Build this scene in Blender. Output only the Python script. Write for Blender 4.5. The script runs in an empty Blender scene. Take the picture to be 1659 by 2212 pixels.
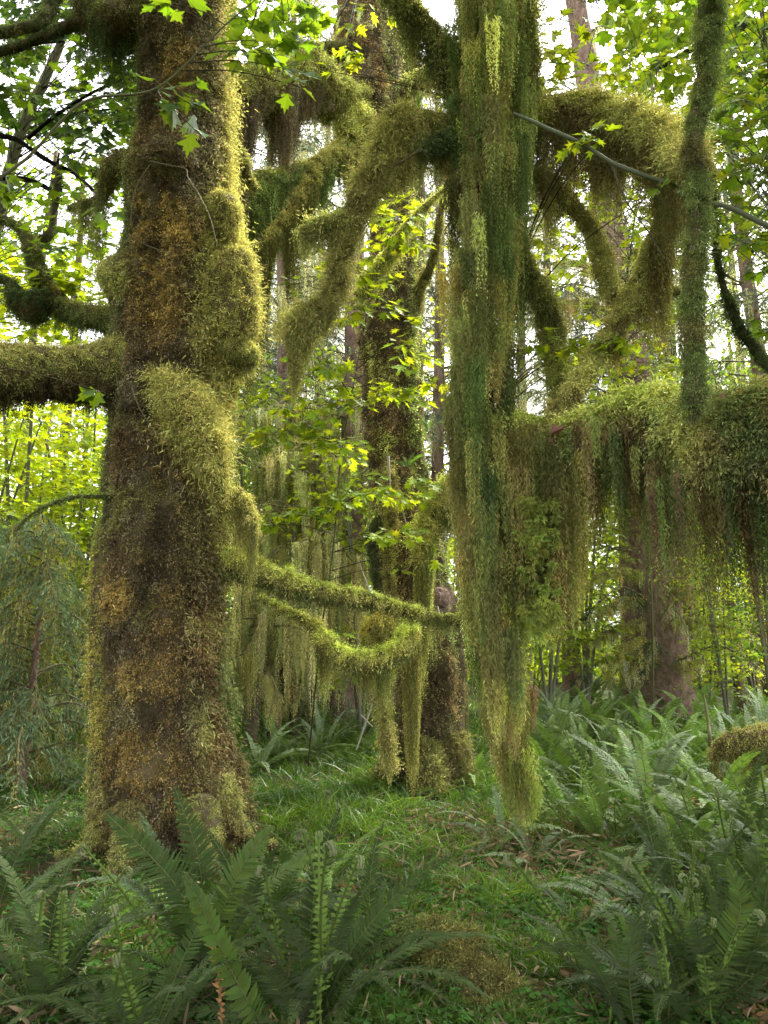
import bpy, math, time
import numpy as np
T0 = time.time()
rng = np.random.default_rng(7)
scene = bpy.context.scene
col = scene.collection
PI = math.pi
R = math.radians
F3 = np.float32

# ------------------------------------------------------------------ camera, sky, sun, exposure
PITCH = R(10.5)
CAM_H = 1.5
cam_d = bpy.data.cameras.new('camera')
cam = bpy.data.objects.new('camera', cam_d)
col.objects.link(cam)
cam.location = (0, 0, CAM_H)
cam.rotation_euler = (PI / 2 + PITCH, 0, 0)
cam_d.sensor_fit = 'VERTICAL'
cam_d.sensor_height = 36
cam_d.lens = 26
cam_d.clip_start = 0.05
cam_d.clip_end = 2000
scene.camera = cam
SUN_EL, SUN_AZ = R(55), R(42)          # azimuth measured from +Y (view direction) towards +X
world = bpy.data.worlds.new('World')
scene.world = world
world.use_nodes = True
nt = world.node_tree
nt.nodes.clear()
w_out = nt.nodes.new('ShaderNodeOutputWorld')
w_bg = nt.nodes.new('ShaderNodeBackground')
w_sky = nt.nodes.new('ShaderNodeTexSky')
w_sky.sky_type = 'NISHITA'
w_sky.sun_disc = False
w_sky.sun_elevation = SUN_EL
w_sky.sun_rotation = SUN_AZ
w_sky.air_density = 1.0
w_sky.dust_density = 3.0
w_hsv = nt.nodes.new('ShaderNodeHueSaturation')   # thin overcast: the blue is almost gone
w_hsv.inputs['Saturation'].default_value = 0.03
nt.links.new(w_sky.outputs[0], w_hsv.inputs['Color'])
nt.links.new(w_hsv.outputs[0], w_bg.inputs['Color'])
w_bg.inputs['Strength'].default_value = 0.15
nt.links.new(w_bg.outputs[0], w_out.inputs['Surface'])
sun_d = bpy.data.lights.new('sun', 'SUN')
sun_d.energy = 2.3
sun_d.angle = R(8)
sun_d.color = (1.0, 0.93, 0.80)
sun = bpy.data.objects.new('sun', sun_d)
col.objects.link(sun)
# the lamp shines along its -Z; it stands towards azimuth SUN_AZ at elevation SUN_EL
sun.rotation_euler = (-(PI / 2 - SUN_EL), 0, -SUN_AZ)
sun.location = (0, 0, 30)
scene.view_settings.view_transform = 'Standard'
scene.view_settings.look = 'None'
scene.view_settings.exposure = 2.68
scene.view_settings.gamma = 1
scene.cycles.max_bounces = 5
scene.cycles.diffuse_bounces = 4
scene.cycles.glossy_bounces = 1
scene.cycles.transmission_bounces = 4
scene.cycles.use_denoising = True
scene.cycles.caustics_reflective = False
scene.cycles.caustics_refractive = False

# ------------------------------------------------------------------ picture <-> place
FPX = 26 / 36 * 2212.0
CP, SP = math.cos(PITCH), math.sin(PITCH)


def W(px, py, d):
    """a point of the place seen at (px, py) of the 1659x2212 picture, d metres ahead"""
    x = (px - 829.5) / FPX
    y = -(py - 1106.0) / FPX
    yw = CP - y * SP
    zw = SP + y * CP
    s = d / yw
    return np.array([x * s, d, CAM_H + zw * s])


def PX(px, py, d):
    """metres per picture pixel there"""
    y = -(py - 1106.0) / FPX
    return d / (CP - y * SP) / FPX


def proj(p):
    q = p - np.array([0, 0, CAM_H])
    ax = q[:, 1] * CP + q[:, 2] * SP
    up = -q[:, 1] * SP + q[:, 2] * CP
    return 829.5 + q[:, 0] / ax * FPX, 1106.0 - up / ax * FPX


# ------------------------------------------------------------------ noise
def _hash(ix, iy, iz, seed):
    h = (ix.astype(np.uint32) * np.uint32(374761393) + iy.astype(np.uint32) * np.uint32(668265263)
         + iz.astype(np.uint32) * np.uint32(2147483647) + np.uint32(seed * 974711 + 13))
    h = (h ^ (h >> np.uint32(13))) * np.uint32(1274126177)
    h = h ^ (h >> np.uint32(16))
    h = h * np.uint32(2246822519)
    h = h ^ (h >> np.uint32(15))
    return h.astype(np.float64) / 4294967295.0


def vnoise(p, scale, seed=0):
    q = np.asarray(p, dtype=np.float64) * scale + 1000.0
    i = np.floor(q).astype(np.int64)
    f = q - i
    f = f * f * (3 - 2 * f)
    r = 0
    for a in (0, 1):
        for b in (0, 1):
            for c in (0, 1):
                w = (f[:, 0] if a else 1 - f[:, 0]) * (f[:, 1] if b else 1 - f[:, 1]) * (f[:, 2] if c else 1 - f[:, 2])
                r = r + w * _hash(i[:, 0] + a, i[:, 1] + b, i[:, 2] + c, seed)
    return r


def fbm(p, scale, oc=3, seed=0):
    t, a, s = 0, 1, 0
    for k in range(oc):
        t = t + a * vnoise(p, scale * 2 ** k, seed + k)
        s += a
        a *= 0.5
    return t / s


def unit(v):
    return v / np.maximum(np.linalg.norm(v, axis=-1, keepdims=True), 1e-9)


def rnd(n):
    return rng.normal(size=(n, 3))


def sstep(x, a, b):
    t = np.clip((x - a) / (b - a), 0, 1)
    return t * t * (3 - 2 * t)


# ------------------------------------------------------------------ mesh builder
class MB:
    def __init__(self):
        self.v, self.c, self.f3, self.f4, self.n = [], [], [], [], 0

    def add(self, v, c, f3=None, f4=None):
        v = np.asarray(v, dtype=F3).reshape(-1, 3)
        if v.shape[0] == 0:
            return self
        c = np.broadcast_to(np.asarray(c, dtype=F3), (v.shape[0], 3))
        self.v.append(v)
        self.c.append(c)
        if f3 is not None and len(f3):
            self.f3.append(np.asarray(f3, dtype=np.int32) + self.n)
        if f4 is not None and len(f4):
            self.f4.append(np.asarray(f4, dtype=np.int32) + self.n)
        self.n += v.shape[0]
        return self

    def mesh(self, name, mat, smooth=False):
        v = np.concatenate(self.v)
        c = np.concatenate(self.c)
        f3 = np.concatenate(self.f3) if self.f3 else np.zeros((0, 3), np.int32)
        f4 = np.concatenate(self.f4) if self.f4 else np.zeros((0, 4), np.int32)
        me = bpy.data.meshes.new(name)
        me.vertices.add(len(v))
        me.vertices.foreach_set('co', v.ravel())
        loops = np.concatenate([f3.ravel(), f4.ravel()]).astype(np.int32)
        me.loops.add(len(loops))
        me.loops.foreach_set('vertex_index', loops)
        tot = np.concatenate([np.full(len(f3), 3, np.int32), np.full(len(f4), 4, np.int32)])
        st = np.concatenate([[0], np.cumsum(tot)[:-1]]).astype(np.int32)
        me.polygons.add(len(tot))
        me.polygons.foreach_set('loop_start', st)
        if smooth:
            me.polygons.foreach_set('use_smooth', np.ones(len(tot), bool))
        at = me.attributes.new('col', 'FLOAT_COLOR', 'POINT')
        c4 = np.ones((len(v), 4), F3)
        c4[:, :3] = np.clip(c, 0, 1)
        at.data.foreach_set('color', c4.ravel())
        me.materials.append(mat)
        me.update(calc_edges=True)
        me.validate()
        return me

    def build(self, name, mat, parent=None, smooth=False):
        if self.n == 0:
            return None
        o = bpy.data.objects.new(name, self.mesh(name, mat, smooth))
        col.objects.link(o)
        if parent is not None:
            o.parent = parent
            # shapes are made in world coordinates; children of a placed Empty are shifted back
            L = parent_origin(parent)
            if any(abs(x) > 1e-9 for x in L):
                me = o.data
                co = np.empty(len(me.vertices) * 3, F3)
                me.vertices.foreach_get('co', co)
                co = co.reshape(-1, 3) - np.array(L, F3)
                me.vertices.foreach_set('co', co.ravel())
        return o


def parent_origin(o):
    L = np.zeros(3)
    while o is not None:
        L += np.array(o.location)
        o = o.parent
    return tuple(L)


def tag(o, label=None, cat=None, group=None, kind=None):
    if label:
        o['label'] = label
    if cat:
        o['category'] = cat
    if group:
        o['group'] = group
    if kind:
        o['kind'] = kind
    return o


def empty(name, loc=(0, 0, 0), rz=0.0, parent=None):
    o = bpy.data.objects.new(name, None)
    o.location = loc
    o.rotation_euler = (0, 0, rz)
    o.empty_display_size = 0.2
    col.objects.link(o)
    if parent is not None:
        o.parent = parent
    return o


def copy_tree(o, parent=None):
    c = o.copy()
    col.objects.link(c)
    c.parent = parent
    for ch in [x for x in o.children]:
        copy_tree(ch, c)
    return c


# ------------------------------------------------------------------ materials
def mat_leaf(name, trans=0.35, tcol=(1.5, 1.5, 0.6), spec=0.0, rough=0.5, noise=0.0, mult=1.0):
    m = bpy.data.materials.new(name)
    m.use_nodes = True
    n, l = m.node_tree.nodes, m.node_tree.links
    n.clear()
    out = n.new('ShaderNodeOutputMaterial')
    at = n.new('ShaderNodeAttribute')
    at.attribute_name = 'col'
    oi = n.new('ShaderNodeObjectInfo')
    hs = n.new('ShaderNodeHueSaturation')
    mr = n.new('ShaderNodeMapRange')
    mr.inputs['To Min'].default_value = 0.82 * mult
    mr.inputs['To Max'].default_value = 1.18 * mult
    l.new(oi.outputs['Random'], mr.inputs['Value'])
    l.new(mr.outputs[0], hs.inputs['Value'])
    l.new(at.outputs['Color'], hs.inputs['Color'])
    cs = hs.outputs[0]
    df = n.new('ShaderNodeBsdfDiffuse')
    l.new(cs, df.inputs['Color'])
    sh = df.outputs[0]
    if trans > 0:
        mu = n.new('ShaderNodeVectorMath')
        mu.operation = 'MULTIPLY'
        mu.inputs[1].default_value = tcol
        l.new(cs, mu.inputs[0])
        tr = n.new('ShaderNodeBsdfTranslucent')
        l.new(mu.outputs[0], tr.inputs['Color'])
        mx = n.new('ShaderNodeMixShader')
        mx.inputs[0].default_value = trans
        l.new(sh, mx.inputs[1])
        l.new(tr.outputs[0], mx.inputs[2])
        sh = mx.outputs[0]
    if spec > 0:
        gl = n.new('ShaderNodeBsdfGlossy')
        gl.inputs['Roughness'].default_value = rough
        gl.inputs['Color'].default_value = (0.85, 0.9, 0.88, 1)
        fr = n.new('ShaderNodeFresnel')
        fr.inputs['IOR'].default_value = 1.45
        ma = n.new('ShaderNodeMath')
        ma.operation = 'MULTIPLY'
        ma.inputs[1].default_value = spec
        l.new(fr.outputs[0], ma.inputs[0])
        mx = n.new('ShaderNodeMixShader')
        l.new(ma.outputs[0], mx.inputs[0])
        l.new(sh, mx.inputs[1])
        l.new(gl.outputs[0], mx.inputs[2])
        sh = mx.outputs[0]
    l.new(sh, out.inputs['Surface'])
    return m


def mat_bark(name, c1, c2, scale=6.0, vstretch=0.25, bump=0.5, bdist=0.03):
    m = bpy.data.materials.new(name)
    m.use_nodes = True
    n, l = m.node_tree.nodes, m.node_tree.links
    bs = n['Principled BSDF']
    bs.inputs['Roughness'].default_value = 0.95
    bs.inputs['Specular IOR Level'].default_value = 0.15
    tc = n.new('ShaderNodeNewGeometry')
    mp = n.new('ShaderNodeMapping')
    mp.inputs['Scale'].default_value = (1, 1, vstretch)
    l.new(tc.outputs['Position'], mp.inputs['Vector'])
    no = n.new('ShaderNodeTexNoise')
    no.inputs['Scale'].default_value = scale
    no.inputs['Detail'].default_value = 8
    no.inputs['Roughness'].default_value = 0.7
    l.new(mp.outputs[0], no.inputs['Vector'])
    vo = n.new('ShaderNodeTexVoronoi')
    vo.feature = 'DISTANCE_TO_EDGE'
    vo.inputs['Scale'].default_value = scale * 2.2
    l.new(mp.outputs[0], vo.inputs['Vector'])
    cr = n.new('ShaderNodeValToRGB')
    cr.color_ramp.elements[0].position = 0.35
    cr.color_ramp.elements[0].color = (*c1, 1)
    cr.color_ramp.elements[1].position = 0.68
    cr.color_ramp.elements[1].color = (*c2, 1)
    l.new(no.outputs['Fac'], cr.inputs['Fac'])
    at = n.new('ShaderNodeAttribute')
    at.attribute_name = 'col'
    mul = n.new('ShaderNodeMix')
    mul.data_type = 'RGBA'
    mul.blend_type = 'MULTIPLY'
    mul.inputs[0].default_value = 1.0
    l.new(cr.outputs[0], mul.inputs[6])
    l.new(at.outputs['Color'], mul.inputs[7])
    l.new(mul.outputs[2], bs.inputs['Base Color'])
    ad = n.new('ShaderNodeMath')
    ad.operation = 'ADD'
    mn = n.new('ShaderNodeMath')
    mn.operation = 'MINIMUM'
    mn.inputs[1].default_value = 0.25
    l.new(vo.outputs['Distance'], mn.inputs[0])
    l.new(mn.outputs[0], ad.inputs[0])
    l.new(no.outputs['Fac'], ad.inputs[1])
    bp = n.new('ShaderNodeBump')
    bp.inputs['Strength'].default_value = bump
    bp.inputs['Distance'].default_value = bdist
    l.new(ad.outputs[0], bp.inputs['Height'])
    l.new(bp.outputs[0], bs.inputs['Normal'])
    return m


M_MOSS = mat_leaf('moss', 0.30, (1.25, 1.25, 0.8))
M_DRAPE = mat_leaf('clubmoss', 0.38, (1.3, 1.35, 0.8))
M_LICHEN = mat_leaf('lichen', 0.40, (1.2, 1.2, 0.9))
M_MAPLE = mat_leaf('maple_leaf', 0.60, (1.9, 1.55, 0.3), spec=0.15, rough=0.45)
M_FERN = mat_leaf('fern_leaf', 0.30, (1.3, 1.6, 0.5), spec=0.2, rough=0.5)
M_FIDDLE = mat_leaf('fiddlehead', 0.2, (1.2, 1.3, 0.7))
M_GRASS = mat_leaf('grass_blade', 0.40, (1.5, 1.6, 0.45), spec=0.08, rough=0.5)
M_NEEDLE = mat_leaf('needles', 0.25, (1.2, 1.3, 0.7))
M_DEAD = mat_leaf('dead_leaf', 0.20, (1.2, 1.0, 0.8))
M_BARK = mat_bark('bark', (0.045, 0.035, 0.020), (0.14, 0.11, 0.062), 7, 0.3, 0.7, 0.03)
M_SPRUCE = mat_bark('spruce_bark', (0.10, 0.065, 0.05), (0.33, 0.23, 0.185), 9, 0.55, 0.9, 0.04)
M_WOOD = mat_leaf('twig_wood', 0.0, spec=0.2)

# ------------------------------------------------------------------ shape makers (numpy)


def catmull(P, n):
    P = np.asarray(P, float)
    if len(P) == 2:
        t = np.linspace(0, 1, n)[:, None]
        return P[0] * (1 - t) + P[1] * t
    Q = np.vstack([2 * P[0] - P[1], P, 2 * P[-1] - P[-2]])
    u = np.linspace(0, len(P) - 1 - 1e-6, n)
    i = u.astype(int)
    t = (u - i)[:, None]
    a, b, c, d = Q[i], Q[i + 1], Q[i + 2], Q[i + 3]
    return 0.5 * ((2 * b) + (-a + c) * t + (2 * a - 5 * b + 4 * c - d) * t ** 2 + (-a + 3 * b - 3 * c + d) * t ** 3)


def frames(C):
    T = unit(np.gradient(C, axis=0))
    U = np.zeros_like(T)
    ref = np.array([0, 1.0, 0]) if abs(T[0][1]) < 0.9 else np.array([1.0, 0, 0])
    u = ref - T[0] * ref.dot(T[0])
    u /= np.linalg.norm(u)
    for i in range(len(T)):
        u = u - T[i] * u.dot(T[i])
        u /= max(np.linalg.norm(u), 1e-9)
        U[i] = u
    return T, U, np.cross(T, U)


class Tube:
    """a tapered, knotty, bent tube; keeps its grid so moss can be sown on it"""

    def __init__(self, P, rad, rings=60, sides=24, rough=0.15, nscale=4.0, seed=0, lobes=0.0, shape=None, cap=True):
        P = np.asarray(P, float)
        Cn = catmull(np.column_stack([P, rad]), rings)
        C, r = Cn[:, :3], np.maximum(Cn[:, 3], 0.002)
        T, U, V = frames(C)
        a = np.linspace(0, 2 * PI, sides, endpoint=False)
        dirs = U[:, None, :] * np.cos(a)[None, :, None] + V[:, None, :] * np.sin(a)[None, :, None]
        base = C[:, None, :] + dirs * r[:, None, None]
        nz = fbm(base.reshape(-1, 3), nscale, 3, seed).reshape(rings, sides) - 0.5
        rr = r[:, None] * (1 + 2 * rough * nz)
        if lobes:
            rr = rr * (1 + lobes * np.sin(5 * a + 1.3 * np.sin(np.linspace(0, 5, rings))[:, None]))
        if shape is not None:
            rr = rr * shape(base, dirs, np.linspace(0, 1, rings)[:, None])
        self.G = C[:, None, :] + dirs * rr[..., None]
        self.D = dirs
        self.C, self.r, self.T = C, r, T
        self.rings, self.sides = rings, sides
        self.cap = cap

    def mesh(self, mb, color=(1, 1, 1)):
        R_, S = self.rings, self.sides
        i, j = np.meshgrid(np.arange(R_ - 1), np.arange(S), indexing='ij')
        a = i * S + j
        b = i * S + (j + 1) % S
        f4 = np.stack([a, b, b + S, a + S], -1).reshape(-1, 4)
        v = self.G.reshape(-1, 3)
        f3 = None
        if self.cap:
            v = np.vstack([v, self.C[0], self.C[-1]])
            j = np.arange(S)
            k = R_ * S
            f3 = np.vstack([np.stack([np.full(S, k), (j + 1) % S, j], -1),
                            np.stack([np.full(S, k + 1), (R_ - 1) * S + j, (R_ - 1) * S + (j + 1) % S], -1)])
        if callable(color):
            color = color(v)
        mb.add(v, color, f3, f4)
        return mb

    def sample(self, n, dens=None):
        """n random surface points (pos, normal, u); dens(p, nrm, u) in 0..1 thins them"""
        G = self.G
        e1 = np.linalg.norm(G[1:] - G[:-1], axis=-1)
        e2 = np.linalg.norm(np.roll(G, -1, 1) - G, axis=-1)[:-1]
        ar = (e1 * e2).ravel()
        idx = rng.choice(len(ar), n, p=ar / ar.sum())
        i, j = idx // self.sides, idx % self.sides
        s, t = rng.random(n)[:, None], rng.random(n)[:, None]
        j2 = (j + 1) % self.sides
        p = (G[i, j] * (1 - s) + G[i + 1, j] * s) * (1 - t) + (G[i, j2] * (1 - s) + G[i + 1, j2] * s) * t
        nr = unit(self.D[i, j] * (1 - t) + self.D[i, j2] * t)
        u = (i + s[:, 0]) / (self.rings - 1)
        if dens is not None:
            k = rng.random(n) < dens(p, nr, u)
            p, nr, u = p[k], nr[k], u[k]
        return p, nr, u


def facing(p, nr):
    """1 towards the photograph's side, less round the back"""
    v = unit(np.array([0, 0, CAM_H]) - p)
    return np.clip(0.35 + 1.1 * (v * nr).sum(1), 0.12, 1)


def ribbons(mb, base, d, L, Wd, c, bend=None, wdir=None, segs=2, tip=1.0, prof=None, crv=2.0):
    """flat tapering sprigs, one per row"""
    n = len(base)
    if n == 0:
        return
    L = np.broadcast_to(np.asarray(L, float), (n,))[:, None]
    Wd = np.broadcast_to(np.asarray(Wd, float), (n,))[:, None]
    c = np.broadcast_to(np.asarray(c, float), (n, 3))
    if wdir is None:
        wdir = unit(np.cross(d, rnd(n)))
    if bend is None:
        bend = np.zeros((n, 3))
    if segs == 1:
        v = np.stack([base - wdir * Wd * 0.5, base + wdir * Wd * 0.5, base + d * L + bend], 1)
        f = np.arange(n * 3).reshape(n, 3)
        cc = np.stack([c, c, c * tip], 1)
        mb.add(v.reshape(-1, 3), cc.reshape(-1, 3), f3=f)
        return
    ts = np.linspace(0, 1, segs + 1)
    if prof is None:
        prof = [0.55] + [1.0] * (segs - 1)
    vs, cs = [], []
    for k in range(segs):
        t = ts[k]
        m = base + d * L * t + bend * t ** crv
        vs += [m - wdir * Wd * 0.5 * prof[k], m + wdir * Wd * 0.5 * prof[k]]
        q = c * (1 + (tip - 1) * t)
        cs += [q, q]
    vs.append(base + d * L + bend)
    cs.append(c * tip)
    K = 2 * segs + 1
    v = np.stack(vs, 1).reshape(-1, 3)
    cc = np.stack(cs, 1).reshape(-1, 3)
    o = (np.arange(n) * K)[:, None]
    f4 = [np.hstack([o + 2 * k, o + 2 * k + 1, o + 2 * k + 3, o + 2 * k + 2]) for k in range(segs - 1)]
    f3 = np.hstack([o + 2 * segs - 2, o + 2 * segs - 1, o + 2 * segs])
    mb.add(v, cc, f3=f3, f4=np.vstack(f4))


def jit(c, n, a=0.3):
    """per-sprig tint"""
    c = np.broadcast_to(np.asarray(c, float), (n, 3))
    k = np.exp(rng.normal(0, a, n))[:, None]
    hue = 1 + rng.normal(0, 0.06, (n, 3))
    return np.clip(c * k * hue, 0.004, 0.8)


def coat(mb, p, nr, c, L=0.03, Wd=0.008, out=0.8, down=0.6, wild=0.6, segs=2, droop=0.5, jt=0.3, tip=1.35, cell=26.0, tuft=1.9, chain=4, lift=0.055):
    """moss: short sprigs standing out of a surface and nodding"""
    n = len(p)
    if n == 0:
        return
    dn = np.array([0, 0, -1.0])
    ln = np.broadcast_to(np.asarray(L, float), (n,)) * rng.uniform(0.5, 1.5, n)
    # tufts: sprigs of one little cushion lean the same way and share a tint and a height
    wp = p * cell + (fbm(p, cell * 0.7, 2, 401)[:, None] * 1.6)
    ci = np.floor(wp).astype(np.int64)
    h = np.stack([_hash(ci[:, 0], ci[:, 1], ci[:, 2], s) for s in (402, 403, 404, 405)], 1)
    ln = ln * (0.45 + 1.15 * h[:, 3]) * 0.75
    lf = (fbm(p, 11, 2, 411) - 0.42) * lift + (h[:, 3] - 0.3) * 0.3 * lift
    p = p + nr * np.clip(lf, -0.004, 1)[:, None]
    d = unit(nr * out + dn * down + rnd(n) * wild + (h[:, :3] - 0.5) * tuft)
    bend = dn[None] * (ln * droop)[:, None] + (h[:, :3] - 0.5) * (ln * 0.5)[:, None] + rnd(n) * (ln * 0.35)[:, None]
    cc = jit(c, n, jt) * (0.55 + 0.95 * h[:, 3:4])
    # every sprig is a little chain of leaflets along its bent stem
    for t in np.linspace(0.0, 0.85, chain):
        ts = np.clip(t + rng.uniform(-0.08, 0.08, n), 0, 1)[:, None]
        q = p - nr * 0.004 + d * ln[:, None] * ts + bend * ts ** 2
        ribbons(mb, q, unit(d + 2 * bend / np.maximum(ln, 1e-4)[:, None] * t + rnd(n) * 0.75), np.maximum(ln * 1.15 / chain, 0.009) * rng.uniform(0.7, 1.3, n), Wd, cc * (1 + (tip - 1) * t), None, None, 1, 1.15)


def strands(mb, p, L, c, ds=0.03, leaf=0.03, Wd=0.006, splay=0.6, sway=0.03, pull=None, segs=1, jt=0.25, stem=True, taper=True):
    """hanging feathery strands; pull (N,3) is a sideways offset reached at the tip"""
    n = len(p)
    if n == 0:
        return
    L = np.broadcast_to(np.asarray(L, float), (n,))
    c = jit(c, n, jt)
    K = np.maximum(2, (L / ds).astype(int))
    idx = np.repeat(np.arange(n), K)
    st = np.concatenate([[0], np.cumsum(K)[:-1]])
    k = np.arange(K.sum()) - st[idx]
    t = (k + rng.random(len(k)) * 0.9) / K[idx]
    ph = rng.uniform(0, 6.28, (n, 2))
    fr = rng.uniform(3, 9, n)
    amp = sway * np.minimum(1, L * 1.5)
    ox = amp * 0.5
    pos = p[idx].copy()
    s = t * L[idx]
    pos[:, 2] -= s
    wob = np.sin(fr[idx] * s + ph[idx, 0]) - np.sin(ph[idx, 0])
    wob2 = np.sin(fr[idx] * s * 0.8 + ph[idx, 1]) - np.sin(ph[idx, 1])
    pos[:, 0] += ox[idx] * wob
    pos[:, 1] += ox[idx] * wob2
    if pull is not None:
        pos += pull[idx] * (t ** 1.3)[:, None]
    m = len(idx)
    d = rnd(m)
    d[:, 2] = 0
    d = unit(unit(d) * splay + np.array([0, 0, -1.0]) + rnd(m) * 0.15)
    ll = leaf * rng.uniform(0.6, 1.4, m)
    if taper:
        ll = ll * (1 - 0.55 * t)
    cc = c[idx] * np.exp(rng.normal(0, 0.15, m))[:, None]
    ribbons(mb, pos, d, ll, Wd, cc, None, None, segs, 1.2)


def tongues(mb, p, L, Rr, ns, c, ds=0.03, leaf=0.03, Wd=0.006, splay=0.6, sway=0.03, conv=0.75, pull=None, jt=0.2, segs=1):
    """drapes: bundles of strands that gather to a point"""
    m = len(p)
    if m == 0:
        return
    L = np.broadcast_to(np.asarray(L, float), (m,))
    Rr = np.broadcast_to(np.asarray(Rr, float), (m,))
    ns = np.broadcast_to(np.asarray(ns), (m,)).astype(int)
    c = jit(c, m, 0.32)
    idx = np.repeat(np.arange(m), ns)
    n = len(idx)
    a = rng.uniform(0, 2 * PI, n)
    q = np.sqrt(rng.random(n))
    off = np.stack([np.cos(a) * q, np.sin(a) * q * 0.7, rng.normal(0, 0.3, n)], 1) * Rr[idx][:, None]
    LL = L[idx] * (1 - 0.45 * q * rng.random(n)) * rng.uniform(0.45, 1.0, n) ** 0.8
    pl = -off * conv * (LL / L[idx])[:, None]
    pl[:, 2] = 0
    if pull is not None:
        pl += pull[idx] * (LL / L[idx])[:, None]
    strands(mb, p[idx] + off, LL, c[idx], ds, leaf, Wd, splay, sway, pl, segs, jt)


def mixc(a, b, t):
    t = np.asarray(t)[:, None]
    return np.asarray(a) * (1 - t) + np.asarray(b) * t


# palette: true albedos
C_YEL = np.array([0.37, 0.35, 0.125])
C_LIME = np.array([0.31, 0.35, 0.09])
C_OLIVE = np.array([0.235, 0.24, 0.085])
C_GREEN = np.array([0.145, 0.185, 0.065])
C_DKGR = np.array([0.055, 0.075, 0.030])
C_ORNG = np.array([0.27, 0.195, 0.065])
C_BRWN = np.array([0.16, 0.115, 0.06])
C_DKBR = np.array([0.055, 0.042, 0.027])
C_GREY = np.array([0.27, 0.235, 0.17])
C_LICH = np.array([0.46, 0.46, 0.24])

exec_t = lambda s: print('[%.1fs] %s' % (time.time() - T0, s))


def px_path(pts):
    """[(px, py, d, rpx)] -> points, radii"""
    P = [W(a, b, d) for a, b, d, r in pts]
    r = [r * PX(a, b, d) for a, b, d, r in pts]
    return np.array(P), np.array(r)

# ------------------------------------------------------------------ the ground
def ground_z(x, y):
    p = np.stack([x, y, x * 0], -1)
    z = (fbm(p, 0.35, 3, 5) - 0.5) * 0.30
    z = z * np.clip((np.hypot(x, y) - 1.0) / 6, 0.25, 1)
    return z


def gz(x, y):
    return float(ground_z(np.array([float(x)]), np.array([float(y)]))[0])


def on_ground(px, py):
    """where the view ray through a pixel meets the ground"""
    y = -(py - 1106.0) / FPX
    yw, zw = CP - y * SP, SP + y * CP
    d = CAM_H / -zw * yw
    for _ in range(4):
        p = W(px, py, d)
        d = (CAM_H - gz(p[0], p[1])) / -zw * yw
    p = W(px, py, d)
    return np.array([p[0], p[1], gz(p[0], p[1])])


def make_ground():
    m = bpy.data.materials.new('forest_floor')
    m.use_nodes = True
    n, l = m.node_tree.nodes, m.node_tree.links
    bs = n['Principled BSDF']
    bs.inputs['Roughness'].default_value = 1
    bs.inputs['Specular IOR Level'].default_value = 0.1
    g = n.new('ShaderNodeNewGeometry')
    n1 = n.new('ShaderNodeTexNoise')
    n1.inputs['Scale'].default_value = 1.3
    n1.inputs['Detail'].default_value = 6
    n2 = n.new('ShaderNodeTexNoise')
    n2.inputs['Scale'].default_value = 40
    n2.inputs['Detail'].default_value = 5
    for q in (n1, n2):
        l.new(g.outputs['Position'], q.inputs['Vector'])
    cr = n.new('ShaderNodeValToRGB')
    e = cr.color_ramp.elements
    e[0].position, e[0].color = 0.42, (0.028, 0.045, 0.012, 1)
    e[1].position, e[1].color = 0.62, (0.05, 0.034, 0.018, 1)
    l.new(n1.outputs['Fac'], cr.inputs['Fac'])
    mx = n.new('ShaderNodeMix')
    mx.data_type = 'RGBA'
    mx.blend_type = 'OVERLAY'
    mx.inputs[0].default_value = 0.8
    l.new(cr.outputs[0], mx.inputs[6])
    l.new(n2.outputs['Color'], mx.inputs[7])
    l.new(mx.outputs[2], bs.inputs['Base Color'])
    bp = n.new('ShaderNodeBump')
    bp.inputs['Distance'].default_value = 0.03
    l.new(n2.outputs['Fac'], bp.inputs['Height'])
    l.new(bp.outputs[0], bs.inputs['Normal'])
    k = 161
    s = np.linspace(-1, 1, k)
    s = np.sign(s) * np.abs(s) ** 2.2 * 400
    X, Y = np.meshgrid(s, s + 6, indexing='ij')
    Z = ground_z(X.ravel(), Y.ravel())
    v = np.stack([X.ravel(), Y.ravel(), Z], -1)
    i, j = np.meshgrid(np.arange(k - 1), np.arange(k - 1), indexing='ij')
    a = (i * k + j).ravel()
    mb = MB().add(v, (1, 1, 1), f4=np.stack([a, a + k, a + k + 1, a + 1], -1))
    tag(mb.build('ground', m, smooth=True), kind='structure')


make_ground()

# ------------------------------------------------------------------ maple leaves
_an = [-90 + 360]
LOBES = [(-100, 0.30), (-78, 0.62), (-58, 0.50), (-38, 0.88), (-20, 0.56), (0, 1.0), (20, 0.56), (38, 0.88), (58, 0.50), (78, 0.62), (100, 0.30)]
# outline of a leaf in its plane: petiole at the origin, tip along +x
BIG = []
for a, r in [(-112, .50), (-88, .34), (-66, .86), (-50, .62), (-40, .50), (-24, .72), (-12, .62), (0, 1.0), (12, .62), (24, .72), (40, .50), (50, .62), (66, .86), (88, .34), (112, .50)]:
    BIG.append((0.28 + r * math.cos(R(a)) * 0.75, r * math.sin(R(a)) * 0.75))
VINE = []
for a, r in [(-128, .66), (-106, .38), (-84, .88), (-66, .46), (-46, .98), (-24, .52), (0, 1.08), (24, .52), (46, .98), (66, .46), (84, .88), (106, .38), (128, .66)]:
    VINE.append((0.36 + r * math.cos(R(a)) * 0.62, r * math.sin(R(a)) * 0.62))
FARL = []
for a, r in [(-105, .7), (-75, .42), (-50, .98), (-25, .5), (0, 1.08), (25, .5), (50, .98), (75, .42), (105, .7)]:
    FARL.append((0.3 + r * math.cos(R(a)) * 0.7, r * math.sin(R(a)) * 0.7))


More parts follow.
